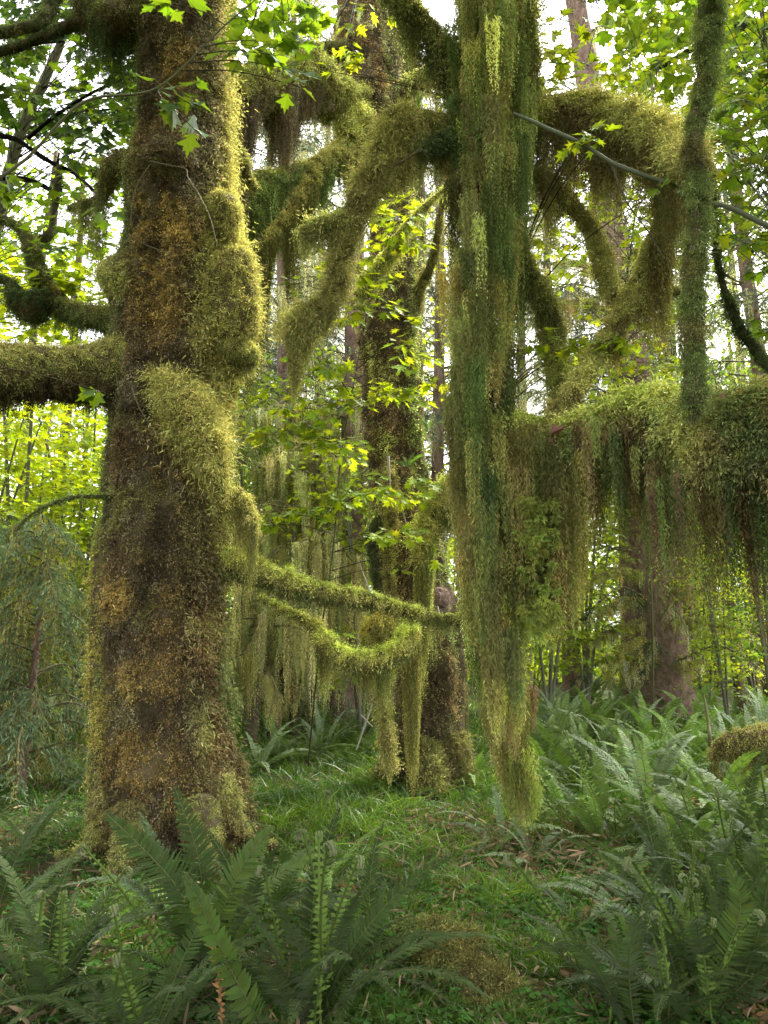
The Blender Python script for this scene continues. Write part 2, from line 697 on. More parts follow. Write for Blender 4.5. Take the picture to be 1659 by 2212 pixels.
def leaves(mb, p, d, nrm, size, c, outline=VINE, fold=0.12, curl=0.15):
    n = len(p)
    if n == 0:
        return
    O = np.array([(0, 0)] + list(outline))
    side = unit(np.cross(nrm, d))
    nrm = np.cross(d, side)
    size = np.broadcast_to(np.asarray(size, float), (n,))[:, None]
    v = []
    for (x, y) in O:
        z = fold * abs(y) - curl * x * x
        v.append(p + (d * x + side * y + nrm * z) * size)
    K = len(O)
    v = np.stack(v, 1).reshape(-1, 3)
    o = (np.arange(n) * K)[:, None]
    f = np.vstack([np.hstack([o, o + k, o + k + 1]) for k in range(1, K - 1)])
    cc = np.repeat(jit(c, n, 0.15), K, 0)
    mb.add(v, cc, f3=f)


def twig(mb, P, r0, r1, c=(0.06, 0.05, 0.03), rings=8, sides=5, rough=0.1):
    P = np.asarray(P, float)
    t = Tube(P, np.linspace(r0, r1, len(P)), rings, sides, rough, 8, cap=False)
    t.mesh(mb, np.array(c))
    return t


def spray(mbL, mbT, a, b, n=14, size=0.09, c=(0.10, 0.20, 0.02), outline=VINE, width=0.35, tilt=0.35, hang=0.05, tw=True):
    """a leafy twig from a to b: opposite side shoots and leaves that lie in a near-flat layer"""
    a, b = np.asarray(a, float), np.asarray(b, float)
    L = np.linalg.norm(b - a)
    ax = (b - a) / L
    mid = (a + b) / 2 + np.array([0, 0, 0.12 * L])
    if tw:
        twig(mbT, [a, mid, b], 0.003 + 0.006 * L, 0.002)
    C = catmull([a, mid, b], 20)
    t = rng.uniform(0.15, 1.05, n)
    k = np.clip((t * 19).astype(int), 0, 19)
    base = C[k]
    up = np.array([0, 0, 1.0])
    sd = unit(np.cross(ax, up) + 1e-6)
    sgn = np.where(rng.random(n) < 0.5, -1, 1)[:, None]
    off = rng.random(n)[:, None] * width * L * (1.1 - 0.6 * np.clip(t, 0, 1))[:, None]
    q = base + sd * sgn * off + ax * off * 0.4 + up * rng.normal(0, 0.03 * L + 0.01, n)[:, None]
    dd = unit(sd * sgn * 0.8 + ax * rng.uniform(0.1, 1.0, n)[:, None] + rnd(n) * 0.3 - up * rng.uniform(0.0, 0.5, n)[:, None])
    nr = unit(up + rnd(n) * tilt)
    if tw and n <= 60:
        for i in range(0, n, 2):
            twig(mbT, [base[i], q[i]], 0.0025, 0.0012, rings=2, sides=3)
    leaves(mbL, q, dd, nr, size * rng.uniform(0.6, 1.25, n), c, outline)


exec_t('setup')

# ------------------------------------------------------------------ the great maple at left
def px_blob(px, py, cx, cy, rx, ry):
    return np.clip(1 - ((px - cx) / rx) ** 2 - ((py - cy) / ry) ** 2, 0, 1) ** 0.5


def colA(p, nr, u=None):
    px, py = proj(p)
    n1 = fbm(p * [1, 1, 0.6], 1.6, 3, 11)
    n2 = fbm(p * [1, 1, 0.7], 4.5, 3, 12)
    n3 = fbm(p, 9, 2, 13)
    c = mixc(C_BRWN * 0.75, C_ORNG * 0.8, sstep(n1 + 0.8 * (n2 - 0.5), 0.44, 0.68) * 0.85)
    c = mixc(c, C_OLIVE * 0.75, sstep(fbm(p, 2.6, 3, 19), 0.50, 0.64) * 0.6)
    c = mixc(c, C_DKBR * 0.8, sstep(n2, 0.47, 0.58) * 0.9)
    c = c * (1 - 0.6 * sstep(n3, 0.55, 0.7))[:, None] + np.asarray(C_GREY) * (0.35 * sstep(n3, 0.58, 0.72))[:, None]
    # right-hand flank: long yellow-green feather moss, thinning to green lower down
    nx = nr[:, 0]
    low = sstep(py, 1000, 1400)
    e = sstep(nx + 0.5 * (n1 - 0.5) + 0.5 * (n2 - 0.5), 0.48, 0.68) * (1 - 0.6 * sstep(py, 850, 1100) * sstep(n2, 0.35, 0.55))
    flank = mixc(C_YEL * 0.72, mixc(C_GREEN * 0.75, C_BRWN * 0.8, sstep(n1, 0.45, 0.6)), low * sstep(n2, 0.25, 0.5))
    e = e * (1 - 0.55 * sstep(-py, -470, -380) * sstep(nx + 0.6 * (n2 - 0.5), 0.9, 0.6))
    flank = mixc(flank, C_GREY * 1.05, sstep(n2, 0.52, 0.64) * 0.6 * sstep(-py, -650, -250))
    c = mixc(c, flank, e)
    # left edge: ochre moss low down, dark above
    e = sstep(-nx + 0.4 * (n1 - 0.5), 0.55, 0.8)
    c = mixc(c, mixc(C_GREEN * 0.8, C_ORNG * 1.05 + [0, 0.05, 0], sstep(py, 1050, 1300) * sstep(n2, 0.35, 0.55)), e * 0.85)
    for (cx, cy, rx, ry, cc, st) in [
            (400, 900, 72, 80, C_YEL * 0.95, 1.4), (440, 980, 45, 80, C_YEL * 0.85, 1.2), (500, 640, 75, 130, C_YEL * 0.82, 1.4), (470, 720, 70, 100, C_YEL * 0.75, 1.0),
            (490, 480, 45, 160, C_YEL * 0.85, 1.0), (500, 240, 30, 160, C_YEL * 0.8, 0.8), (345, 640, 70, 110, C_ORNG * 1.05, 0.8), (390, 490, 55, 75, C_ORNG * 1.15, 0.8),
            (400, 170, 60, 110, C_ORNG * 0.8, 0.8), (350, 380, 60, 40, C_DKBR, 0.9), (430, 330, 45, 180, C_GREY * 0.8, 0.8), (450, 120, 35, 150, C_GREY * 0.9, 0.7), (240, 600, 45, 60, C_OLIVE, 1.1),
            (320, 1460, 80, 60, C_ORNG * 0.95, 0.7), (300, 1640, 90, 70, C_ORNG * 0.75, 0.8), (250, 1290, 45, 60, C_ORNG * 1.1, 0.8),
            (260, 820, 60, 60, C_GREY * 0.8, 0.6), (500, 1450, 40, 160, C_GREEN, 0.8), (500, 1200, 30, 120, C_OLIVE * 1.2, 0.8)]:
        k = np.clip(px_blob(px, py, cx, cy, rx, ry) * st * (0.45 + 1.1 * n2), 0, 1)
        c = mixc(c, cc, k)
    return c


def lenA(p, nr):
    px, py = proj(p)
    L = 0.026 + 0.022 * fbm(p, 3, 2, 15)
    L = L + 0.035 * sstep(nr[:, 0] + 0.4 * (fbm(p, 1.6, 2, 11) - 0.5), 0.45, 0.7)
    L = L + 0.07 * px_blob(px, py, 400, 910, 80, 95) + 0.03 * px_blob(px, py, 500, 640, 80, 150)
    return L


def bumpsA(base, dirs, u):
    sh = base.shape[:2]
    p = base.reshape(-1, 3)
    px, py = proj(p)
    s = np.ones(len(p))
    front = np.clip(-dirs.reshape(-1, 3)[:, 1] * 1.2 + 0.3, 0, 1)
    rt = sstep(dirs.reshape(-1, 3)[:, 0], -0.2, 0.9)
    lf = sstep(-dirs.reshape(-1, 3)[:, 0], -0.2, 0.9)
    s += 0.24 * rt * np.exp(-((py - 650) / 100) ** 2) + 0.20 * rt * np.exp(-((py - 775) / 34) ** 2) + 0.10 * rt * np.exp(-((py - 500) / 60) ** 2)
    s += 0.32 * lf * np.exp(-((py - 600) / 42) ** 2) + 0.16 * lf * np.exp(-((py - 360) / 40) ** 2)
    s += 0.26 * front * np.exp(-((px - 400) / 70) ** 2 - ((py - 900) / 65) ** 2)
    s += 0.12 * (fbm(p, 2.4, 2, 55) - 0.45)
    s += 0.20 * front * np.exp(-((px - 380) / 50) ** 2 - ((py - 330) / 40) ** 2)
    # buttressed foot
    an = np.arctan2(dirs.reshape(-1, 3)[:, 1], dirs.reshape(-1, 3)[:, 0])
    s += sstep(py, 1550, 1850) * (0.10 + 0.12 * np.sin(an * 4 + 0.7))
    s += 0.05 * np.sin(an * 7 + p[:, 2] * 0.8) + 0.03 * np.sin(an * 13 - p[:, 2] * 1.1)
    return s.reshape(sh)


DA = 6.3
treeA = empty('bigleaf_maple', tuple(on_ground(362, 1850)))
tag(treeA, 'massive maple trunk coated in brown and orange moss with yellow moss down one flank', 'tree', 'moss-laden maples')
P, r = px_path([(372, 1960, DA, 158), (366, 1850, DA, 146), (354, 1600, DA, 136), (344, 1300, DA, 131), (356, 1100, DA, 124), (360, 900, DA, 116),
                (384, 700, DA, 120), (392, 500, DA, 112), (400, 300, DA, 98), (400, 100, DA, 96), (385, -60, DA, 120), (370, -250, DA, 120), (350, -500, DA, 100)])
tubeA = Tube(P, r, 260, 96, 0.10, 2.2, 3, shape=bumpsA)
mb = MB()
tubeA.mesh(mb)
trunkA = mb.build('trunk', M_BARK, treeA, smooth=True)
mb = MB()
p, nr, u = tubeA.sample(420000, lambda p, n, u: facing(p, n) * (0.15 + 0.85 * (proj(p)[1] > -60)))
c = colA(p, nr)
coat(mb, p, nr, c, lenA(p, nr), 0.012, out=0.7, down=0.2, wild=0.7, droop=0.6, jt=0.28, tip=1.4, chain=3)
# curled tips of feather moss: paler
k = rng.random(len(p)) < 0.10
coat(mb, p[k], nr[k], mixc(c[k] * 1.4, C_GREY, np.full(k.sum(), 0.4)), lenA(p[k], nr[k]) * 1.5, 0.006, out=1.0, down=0.5, wild=0.7, droop=0.8, jt=0.3)
mb.build('moss', M_MOSS, trunkA)
exec_t('trunk A')


treeF_ref = [None]


def limb(parent, pts, rings=60, sides=20, rough=0.2, nsc=5, color=C_OLIVE, top=None, under=None, n=9000, L=0.045, Wd=0.009, bark=None, seed=1,
         drape=None, down=0.35, out=0.8, name='limb', wild=0.7, patch=0.5, cmoss=None, dens=None, world=None, rs=True):
    """a mossy limb: wood, a coat of moss and (optionally) drapes hanging from its underside.
    drape = dict(n, L, R, ns, c, ds, leaf, W, prof): prof(u) scales the length along the limb"""
    P, r = px_path(pts) if world is None else world
    if parent is treeF_ref[0] and pts is not None and rs:
        r = r * (0.66 if rs is True else rs)
    t = Tube(P, r, rings, sides, min(0.5, rough * 1.6), nsc * 0.8, seed)
    mb = MB()
    t.mesh(mb)
    lo = mb.build(name, bark or M_BARK, parent, smooth=True)
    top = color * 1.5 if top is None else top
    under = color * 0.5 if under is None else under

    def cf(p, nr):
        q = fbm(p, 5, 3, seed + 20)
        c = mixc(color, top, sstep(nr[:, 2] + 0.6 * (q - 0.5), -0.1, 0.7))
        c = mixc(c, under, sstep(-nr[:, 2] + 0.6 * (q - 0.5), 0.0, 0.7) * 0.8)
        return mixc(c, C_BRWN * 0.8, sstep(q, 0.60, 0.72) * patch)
    if cmoss is not None:
        cf = cmoss
    mb = MB()
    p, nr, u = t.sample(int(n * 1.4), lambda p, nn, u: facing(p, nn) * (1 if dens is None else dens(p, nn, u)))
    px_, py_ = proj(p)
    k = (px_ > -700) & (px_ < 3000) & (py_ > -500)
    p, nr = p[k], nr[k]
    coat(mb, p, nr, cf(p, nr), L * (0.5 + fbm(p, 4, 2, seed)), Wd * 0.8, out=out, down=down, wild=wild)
    mb.build('moss', M_MOSS, lo)
    if drape:
        D = dict(n=60, L=0.4, R=0.06, ns=14, c=color, ds=0.03, leaf=0.032, W=0.007, prof=None, u0=0.0, u1=1.0, splay=0.6, sway=0.03, conv=0.75, min=0.25, mat=M_DRAPE)
        D.update(drape)
        mb = MB()
        u = rng.uniform(D['u0'], D['u1'], D['n'])
        i = np.clip((u * (rings - 1)).astype(int), 0, rings - 1)
        c0 = t.C[i] - np.array([0, 0, 1.0]) * (t.r[i] * 0.5)[:, None]
        sd = unit(np.cross(t.T[i], [0, 0, 1.0]) + 1e-6)
        c0 = c0 + sd * (t.r[i] * rng.uniform(-0.9, 0.9, D['n']))[:, None]
        cl = vnoise(np.stack([t.C[i][:, 0], t.C[i][:, 0] * 0, t.C[i][:, 2] * 0.3], 1), 5, seed + 9)
        LL = 1.65 * D['L'] * (0.6 * D['min'] + (1 - 0.6 * D['min']) * sstep(cl, 0.28, 0.75)) * rng.uniform(0.6, 1.2, D['n'])
        if D['prof'] is not None:
            LL = LL * D['prof'](u)
        q = LL > 0.03
        cc = D['c'](c0, u) if callable(D['c']) else np.broadcast_to(D['c'], (D['n'], 3))
        tongues(mb, c0[q], LL[q], D['R'], D['ns'], cc[q], D['ds'], D['leaf'], D['W'], D['splay'], D['sway'], D['conv'])
        mb.build('hanging_moss', D['mat'], lo)
    return t, lo


# limbs of the left maple
limb(treeA, [(300, 800, 6.2, 75), (200, 812, 6.0, 62), (100, 805, 5.7, 55), (0, 800, 5.4, 58), (-150, 790, 5.0, 60), (-400, 740, 4.6, 60)], 90, 30, 0.2, 4,
     color=C_OLIVE * 0.9, top=C_YEL * 0.8, under=C_DKBR * 0.7, n=34000, L=0.045, Wd=0.010, seed=4,
     drape=dict(n=130, L=0.42, R=0.06, ns=22, c=C_DKBR * 0.9, leaf=0.035, W=0.010, u0=0.15, u1=1))
limb(treeA, [(290, 705, 6.4, 26), (220, 690, 6.5, 26), (150, 672, 6.6, 25), (105, 630, 6.6, 21), (80, 580, 6.6, 17), (55, 510, 6.6, 12), (20, 480, 6.6, 9), (-30, 470, 6.6, 8)], 80, 16, 0.3, 6,
     color=C_GREEN * 0.9, top=C_OLIVE * 1.1, n=14000, L=0.04, seed=5,
     drape=dict(n=70, L=0.26, R=0.05, ns=14, c=C_GREEN * 0.9, u0=0.02, u1=0.6))
limb(treeA, [(120, 650, 6.6, 24), (70, 660, 6.55, 28), (40, 650, 6.5, 22), (20, 610, 6.5, 12), (-40, 590, 6.5, 10)], 40, 14, 0.3, 6, color=C_DKGR * 1.3, n=7000, seed=6,
     drape=dict(n=20, L=0.22, R=0.05, ns=12, c=C_DKGR * 1.3))
limb(treeA, [(80, 590, 6.6, 12), (70, 540, 6.7, 11), (110, 500, 6.8, 9), (120, 430, 6.9, 8), (130, 360, 7.0, 7)], 40, 10, 0.3, 8, color=C_DKGR, n=2500, L=0.02, seed=7)
limb(treeA, [(300, 360, 6.2, 38), (262, 362, 6.1, 30), (238, 385, 6.1, 22), (215, 430, 6.15, 13), (185, 440, 6.2, 9), (150, 450, 6.3, 6)], 40, 14, 0.3, 6, color=C_OLIVE * 0.9, top=C_BRWN, n=6000, seed=8,
     drape=dict(n=26, L=0.75, R=0.06, ns=22, c=C_OLIVE * 0.85, u0=0.45, u1=1.0, min=0.5))
limb(treeA, [(330, 30, 6.2, 60), (270, 45, 6.1, 55), (232, 60, 6.1, 46), (210, 40, 6.1, 42), (190, -60, 6.0, 40), (150, -200, 5.9, 40)], 50, 22, 0.25, 5, color=C_OLIVE * 0.7, under=C_DKBR, n=14000, seed=9,
     drape=dict(n=60, L=0.45, R=0.07, ns=20, c=C_DKGR * 1.3, u0=0.0, u1=0.8))
limb(treeA, [(210, 40, 6.1, 16), (140, 60, 6.1, 12), (90, 80, 6.0, 12), (40, 100, 6.0, 10), (-60, 130, 6.0, 10)], 40, 12, 0.3, 7, color=C_DKGR, n=3000, L=0.03, seed=10,
     drape=dict(n=12, L=0.15, R=0.04, ns=8, c=C_DKGR))
limb(treeA, [(130, -40, 5.8, 14), (105, 25, 5.7, 14), (70, 55, 5.6, 13), (30, 65, 5.6, 12), (-60, 90, 5.6, 12)], 40, 12, 0.3, 7, color=C_DKGR * 1.2, top=C_GREEN, n=4000, L=0.03, seed=11)
# low right limb with its fringe
limb(treeA, [(470, 1215, 6.2, 30), (520, 1222, 6.25, 24), (600, 1250, 6.3, 21), (700, 1278, 6.35, 19), (780, 1292, 6.35, 15), (860, 1312, 6.3, 10), (930, 1330, 6.2, 8), (990, 1337, 6.1, 9), (1020, 1330, 6.0, 9)], 90, 16, 0.22, 6,
     color=C_YEL * 0.75, top=C_LIME * 1.0, under=C_DKGR, n=26000, L=0.05, seed=12, down=0.9,
     drape=dict(n=260, L=0.26, R=0.03, ns=8, c=C_OLIVE * 0.95, leaf=0.028, W=0.006, prof=lambda u: np.where(u < 0.75, 0.8, 1.5) * (0.5 + 1.2 * (np.abs(u - 0.8) < 0.07)), u0=0.03, u1=0.97, min=0.1))
limb(treeA, [(470, 1060, 6.2, 16), (510, 1065, 6.1, 12), (535, 1090, 6.05, 10), (548, 1130, 6.0, 8), (545, 1165, 6.0, 5)], 40, 12, 0.3, 6, color=C_YEL * 0.8, n=5000, L=0.05, seed=13,
     drape=dict(n=40, L=0.42, R=0.04, ns=14, c=C_YEL * 0.75, u0=0.2, u1=1, min=0.3))
limb(treeA, [(250, 1075, 6.0, 5), (200, 1072, 5.9, 4.5), (140, 1078, 5.8, 4), (70, 1110, 5.7, 3), (30, 1150, 5.6, 2)], 40, 8, 0.2, 6, color=C_GREEN, n=1600, L=0.025, seed=14)
limb(treeA, [(500, 310, 6.5, 16), (525, 350, 6.6, 13), (535, 385, 6.7, 11), (555, 410, 6.8, 8)], 24, 10, 0.25, 6, color=C_OLIVE, n=2000, L=0.03, seed=15)
# burls and cushions that stand out of the trunk
def burl(pts, seed, color, top, n=9000, L=0.045, name='burl'):
    return limb(treeA, pts, 40, 24, 0.22, 5, color=color, top=top, under=C_OLIVE * 0.6, n=n, L=L, Wd=0.009, seed=seed, name=name, patch=0.2, wild=0.9)


burl([(300, 590, 6.2, 30), (262, 598, 6.15, 44), (236, 605, 6.1, 38), (222, 612, 6.1, 16)], 621, C_OLIVE * 0.85, C_YEL * 0.8, 8000)
burl([(340, 815, 5.95, 20), (375, 848, 5.84, 38), (408, 892, 5.78, 48), (442, 950, 5.78, 38), (466, 1020, 5.82, 20), (478, 1090, 5.9, 8)], 622, C_YEL * 0.85, C_YEL * 1.0, 15000, 0.085)
burl([(470, 545, 6.1, 20), (492, 590, 6.0, 52), (500, 650, 5.97, 56), (505, 715, 6.0, 48), (500, 750, 6.1, 20)], 623, C_YEL * 0.8, C_YEL * 0.95, 14000, 0.05)
burl([(470, 745, 6.05, 20), (505, 755, 6.0, 38), (530, 770, 6.0, 34), (545, 780, 6.05, 16)], 624, C_OLIVE, C_YEL * 0.95, 8000)
burl([(320, 345, 5.85, 14), (350, 350, 5.82, 26), (385, 365, 5.82, 24), (405, 385, 5.87, 10)], 625, C_DKBR * 1.2, C_BRWN, 6000)
burl([(460, 420, 6.0, 14), (480, 450, 5.95, 32), (485, 490, 5.95, 28), (480, 520, 6.0, 12)], 626, C_YEL * 0.7, C_YEL * 0.9, 5000)
for k, pts in enumerate([[(460, 1690, 6.05, 50), (500, 1770, 6.0, 26), (540, 1815, 6.0, 14), (600, 1825, 6.0, 8)], [(262, 1710, 6.05, 50), (222, 1800, 5.95, 26), (180, 1845, 5.85, 14), (120, 1860, 5.8, 8)],
                         [(420, 1760, 5.8, 46), (450, 1840, 5.5, 26), (480, 1880, 5.3, 18), (520, 1905, 5.2, 8)], [(300, 1760, 5.8, 46), (272, 1855, 5.5, 26), (240, 1900, 5.2, 18), (215, 1930, 5.1, 8)]]):
    limb(treeA, pts, 40, 20, 0.25, 4, color=C_BRWN * 0.8, top=C_OLIVE * 0.9, under=C_DKBR, n=7000, L=0.035, seed=630 + k, name='root')
# bright lumps of feather moss on the flank
def pompoms(mb, p, nr, Rr, n, c, Wd=0.008):
    m = len(p)
    idx = np.repeat(np.arange(m), n)
    Rr = np.broadcast_to(Rr, (m,))[idx]
    d = unit(rnd(len(idx)) + nr[idx] * 1.1 + [0, 0, 0.35])
    cc = jit(np.broadcast_to(c, (m, 3)), m, 0.2)[idx]
    ribbons(mb, p[idx] + d * (Rr * 0.35)[:, None], unit(d + rnd(len(idx)) * 0.35), Rr * rng.uniform(0.5, 0.85, len(idx)), Wd, jit(cc, len(idx), 0.15),
            np.array([0, 0, -1.0]) * (Rr * 0.25)[:, None], None, 2, 1.3)


def pick(tube, blobs, n):
    p, nr, u = tube.sample(n * 60)
    px, py = proj(p)
    v = unit(np.array([0, 0, CAM_H]) - p)
    ok = ((v * nr).sum(1) > -0.1)
    s = np.zeros(len(p))
    for (cx, cy, rx, ry) in blobs:
        s = np.maximum(s, px_blob(px, py, cx, cy, rx, ry))
    k = np.where(ok & (s > 0))[0][:n]
    return p[k], nr[k]


mb = MB()
p, nr = pick(tubeA, [(525, 755, 50, 45), (480, 790, 30, 40), (475, 850, 25, 40)], 150)
pompoms(mb, p + nr * 0.05, nr, 0.04, 70, C_YEL * 0.9, 0.006)
p, nr = pick(tubeA, [(400, 890, 75, 70), (450, 960, 40, 60)], 150)
strands(mb, p + nr * 0.02, rng.uniform(0.06, 0.22, len(p)), C_YEL, 0.010, 0.022, 0.007, 1.3, 0.06, nr * 0.03, 2)
p, nr = pick(tubeA, [(500, 640, 70, 150), (500, 420, 40, 160), (480, 1100, 40, 200), (505, 1500, 40, 220), (470, 720, 60, 80)], 900)
strands(mb, p + nr * 0.01, rng.uniform(0.06, 0.20, len(p)), mixc(C_YEL * 0.9, C_GREEN, sstep(proj(p)[1], 1050, 1400)), 0.010, 0.020, 0.007, 1.3, 0.06, nr * 0.02, 2)
mb.build('feather_moss', M_MOSS, trunkA)
# bare aerial roots and runners
mb = MB()
for pts in ([(322, 352), (360, 350), (398, 360), (405, 385), (430, 420), (450, 470), (470, 530)], [(330, 360), (295, 400), (285, 470), (292, 520)], [(345, 540), (300, 520), (288, 500)],
            [(285, 840), (300, 880), (330, 940)], [(560, 1100), (620, 1075)], [(640, 330), (660, 370)]):
    P = [W(a, b, 5.55) if a < 500 else W(a, b, 6.6) for a, b in pts]
    mb = MB()
    twig(mb, np.array(P) + rnd(len(P)) * 0.012, 0.0045, 0.002, (0.15, 0.13, 0.08), 24, 5, 0.4)
    mb.build('rootlet', M_WOOD, trunkA)
exec_t('limbs A')

# ------------------------------------------------------------------ the middle maple, farther back
DB = 9.0
treeB = empty('bigleaf_maple', tuple(on_ground(925, 1700)))
tag(treeB, 'tall maple with a dark gnarled foot and bare pink scar, mid glade', 'tree', 'moss-laden maples')


def colB(p, nr, u=None):
    px, py = proj(p)
    n1 = fbm(p * [1, 1, 0.5], 1.8, 3, 31)
    n2 = fbm(p * [1, 1, 0.7], 5, 3, 32)
    c = mixc(C_BRWN, C_ORNG * 0.9, sstep(n1, 0.48, 0.6))
    c = mixc(c, C_OLIVE * 1.2, sstep(n2, 0.46, 0.6))
    c = mixc(c, C_GREEN * 1.2, sstep(nr[:, 0] + 0.6 * (n2 - 0.5), 0.2, 0.7) * 0.8)
    c = mixc(c, C_DKBR, sstep(fbm(p, 9, 2, 33), 0.54, 0.66))
    c = mixc(c, mixc(C_BRWN * 0.9, C_DKBR, sstep(n2, 0.4, 0.55)), sstep(py, 1330, 1450) * 0.8)
    c = mixc(c, C_GREY * 0.9, sstep(-py, -1000, -300) * sstep(n2, 0.45, 0.6) * 0.5)
    return c


def shapeB(base, dirs, u):
    p = base.reshape(-1, 3)
    px, py = proj(p)
    an = np.arctan2(dirs.reshape(-1, 3)[:, 1], dirs.reshape(-1, 3)[:, 0])
    s = 1 + 0.10 * np.sin(an * 5 + p[:, 2]) + 0.05 * np.sin(an * 9 - p[:, 2] * 2)
    s += sstep(py, 1560, 1690) * (0.16 + 0.20 * np.sin(an * 4 + 1)) + sstep(py, 1350, 1500) * 0.35 * (fbm(p, 4.5, 2, 59) - 0.5)
    return s.reshape(base.shape[:2])


P, r = px_path([(920, 1760, DB, 104), (920, 1690, DB, 88), (924, 1600, DB, 72), (926, 1450, DB, 66), (922, 1340, DB, 62), (902, 1230, DB, 58), (876, 1120, DB, 58), (856, 1000, DB, 56),
                (846, 880, DB, 56), (842, 760, DB, 60), (848, 660, DB, 60), (856, 560, DB, 52), (848, 440, DB, 48), (830, 330, DB, 54), (806, 230, DB, 66), (795, 140, DB, 70), (800, 40, DB, 66), (815, -120, DB, 62), (830, -400, DB, 50)])
tubeB = Tube(P, r, 240, 60, 0.22, 2.6, 41, shape=shapeB)
mb = MB()
tubeB.mesh(mb)
trunkB = mb.build('trunk', M_BARK, treeB, smooth=True)
mb = MB()


def densB(p, nr, u):
    px, py = proj(p)
    q = fbm(p * [1, 1, 0.4], 2.2, 3, 35)
    bare = sstep(q, 0.64, 0.70) * 0.6
    scar = px_blob(px, py, 948, 1292, 34, 34) > 0
    return facing(p, nr) * (1 - bare) * (~scar)


p, nr, u = tubeB.sample(200000, densB)
c = colB(p, nr)
coat(mb, p, nr, c * 1.15, 0.05, 0.014, out=0.9, down=0.4, wild=0.7, droop=0.6, jt=0.4)
mb.build('moss', M_MOSS, trunkB)
# long second stem behind it, grey bark
P2, r2 = px_path([(905, 1240, 9.4, 26), (893, 1000, 9.5, 26), (888, 800, 9.5, 26), (893, 600, 9.6, 24), (898, 420, 9.7, 22), (893, 300, 9.8, 20), (885, 130, 9.9, 22), (880, -100, 10, 20)])
t2 = Tube(P2, r2, 120, 20, 0.2, 4, 44)
mb = MB()
t2.mesh(mb)
st2 = mb.build('limb', M_BARK, treeB, smooth=True)
mb = MB()
p, nr, u = t2.sample(30000, facing and (lambda p, n, u: facing(p, n) * sstep(fbm(p, 2, 3, 45), 0.42, 0.55)))
coat(mb, p, nr, colB(p, nr), 0.045, 0.013)
mb.build('moss', M_MOSS, st2)
# the pink scar of bare wood
mb = MB()
c0 = W(948, 1292, DB - 0.30)
th, ph = np.meshgrid(np.linspace(0.05, PI - 0.05, 16), np.linspace(0, 2 * PI, 22, endpoint=False), indexing='ij')
S = np.stack([np.sin(th) * np.cos(ph), np.cos(th), np.sin(th) * np.sin(ph)], -1).reshape(-1, 3)
S = S * (1 + 0.5 * (fbm(S, 2.5, 3, 77) - 0.5)[:, None]) * np.array([0.13, 0.10, 0.13])
i, j = np.meshgrid(np.arange(15), np.arange(22), indexing='ij')
a, b = (i * 22 + j).ravel(), (i * 22 + (j + 1) % 22).ravel()
mb.add(S + c0, np.array([2.6, 1.9, 1.6]), f4=np.stack([a, b, b + 22, a + 22], -1))
mb.build('scar', M_SPRUCE, trunkB, smooth=True)

for k, pts in enumerate([[(880, 1600, 8.8, 40), (850, 1660, 8.7, 26), (815, 1690, 8.6, 12)], [(960, 1600, 8.8, 40), (990, 1670, 8.7, 24), (1020, 1700, 8.6, 10)], [(915, 1620, 8.6, 40), (925, 1690, 8.3, 26), (935, 1725, 8.1, 12)]]):
    limb(treeB, pts, 30, 18, 0.3, 4, color=C_DKBR * 1.3, top=C_OLIVE * 0.7, under=C_DKBR * 0.8, n=16000, L=0.07, Wd=0.014, seed=640 + k, name='root', wild=1.0)
# limbs of the middle maple
kw = dict(Wd=0.012)
limb(treeB, [(800, 300, 8.8, 26), (745, 325, 8.5, 24), (690, 365, 8.1, 22), (620, 385, 7.8, 22), (570, 400, 7.6, 24), (545, 430, 7.5, 26), (535, 470, 7.5, 22)], 80, 20, 0.3, 5, color=C_GREEN * 1.2, top=C_YEL * 0.9, n=30000, L=0.05, seed=51,
     drape=dict(n=420, L=1.5, R=0.06, ns=22, c=C_GREEN * 1.0, leaf=0.04, W=0.010, u0=0.05, u1=1.0, prof=lambda u: 0.35 + 0.75 * np.exp(-((u - 0.82) / 0.28) ** 2), min=0.45), **kw)
limb(treeB, [(800, 330, 8.6, 20), (740, 335, 8.3, 17), (695, 350, 8.0, 15), (660, 405, 7.8, 13), (620, 470, 7.6, 12), (570, 520, 7.4, 11), (525, 548, 7.2, 10)], 80, 16, 0.25, 5, color=C_YEL * 0.8, top=C_YEL * 1.05, n=18000, L=0.045, seed=52,
     drape=dict(n=240, L=1.2, R=0.05, ns=20, c=C_OLIVE * 0.75, leaf=0.035, W=0.009, prof=lambda u: 0.3 + 0.8 * u ** 1.2, min=0.4), **kw)
limb(treeB, [(790, 110, 8.8, 22), (720, 105, 8.6, 15), (660, 112, 8.4, 11), (620, 112, 8.3, 9), (590, 125, 8.2, 8)], 60, 14, 0.25, 5, color=C_OLIVE * 0.8, n=9000, L=0.04, seed=53,
     drape=dict(n=25, L=0.25, R=0.05, ns=12, c=C_BRWN))
limb(treeB, [(780, 210, 8.6, 28), (710, 205, 8.2, 40), (665, 175, 7.9, 48), (600, 175, 7.6, 40), (555, 185, 7.4, 44), (500, 215, 7.2, 36)], 90, 26, 0.38, 4, color=C_OLIVE * 1.2, top=C_LIME * 0.85, n=36000, L=0.06, seed=54,
     drape=dict(n=380, L=1.35, R=0.07, ns=20, c=lambda p, u: mixc(C_BRWN * 1.0, C_GREY * 0.8, rng.random(len(u))), leaf=0.04, W=0.010, u0=0.1, u1=1, prof=lambda u: 0.45 + 0.55 * u, min=0.3), **kw)
limb(treeB, [(770, 250, 8.5, 30), (752, 275, 8.4, 26), (750, 300, 8.4, 18)], 24, 18, 0.2, 5, color=C_OLIVE * 1.5, n=6000, L=0.07, seed=55, drape=dict(n=16, L=0.3, R=0.05, ns=16, c=C_OLIVE * 1.3), **kw)
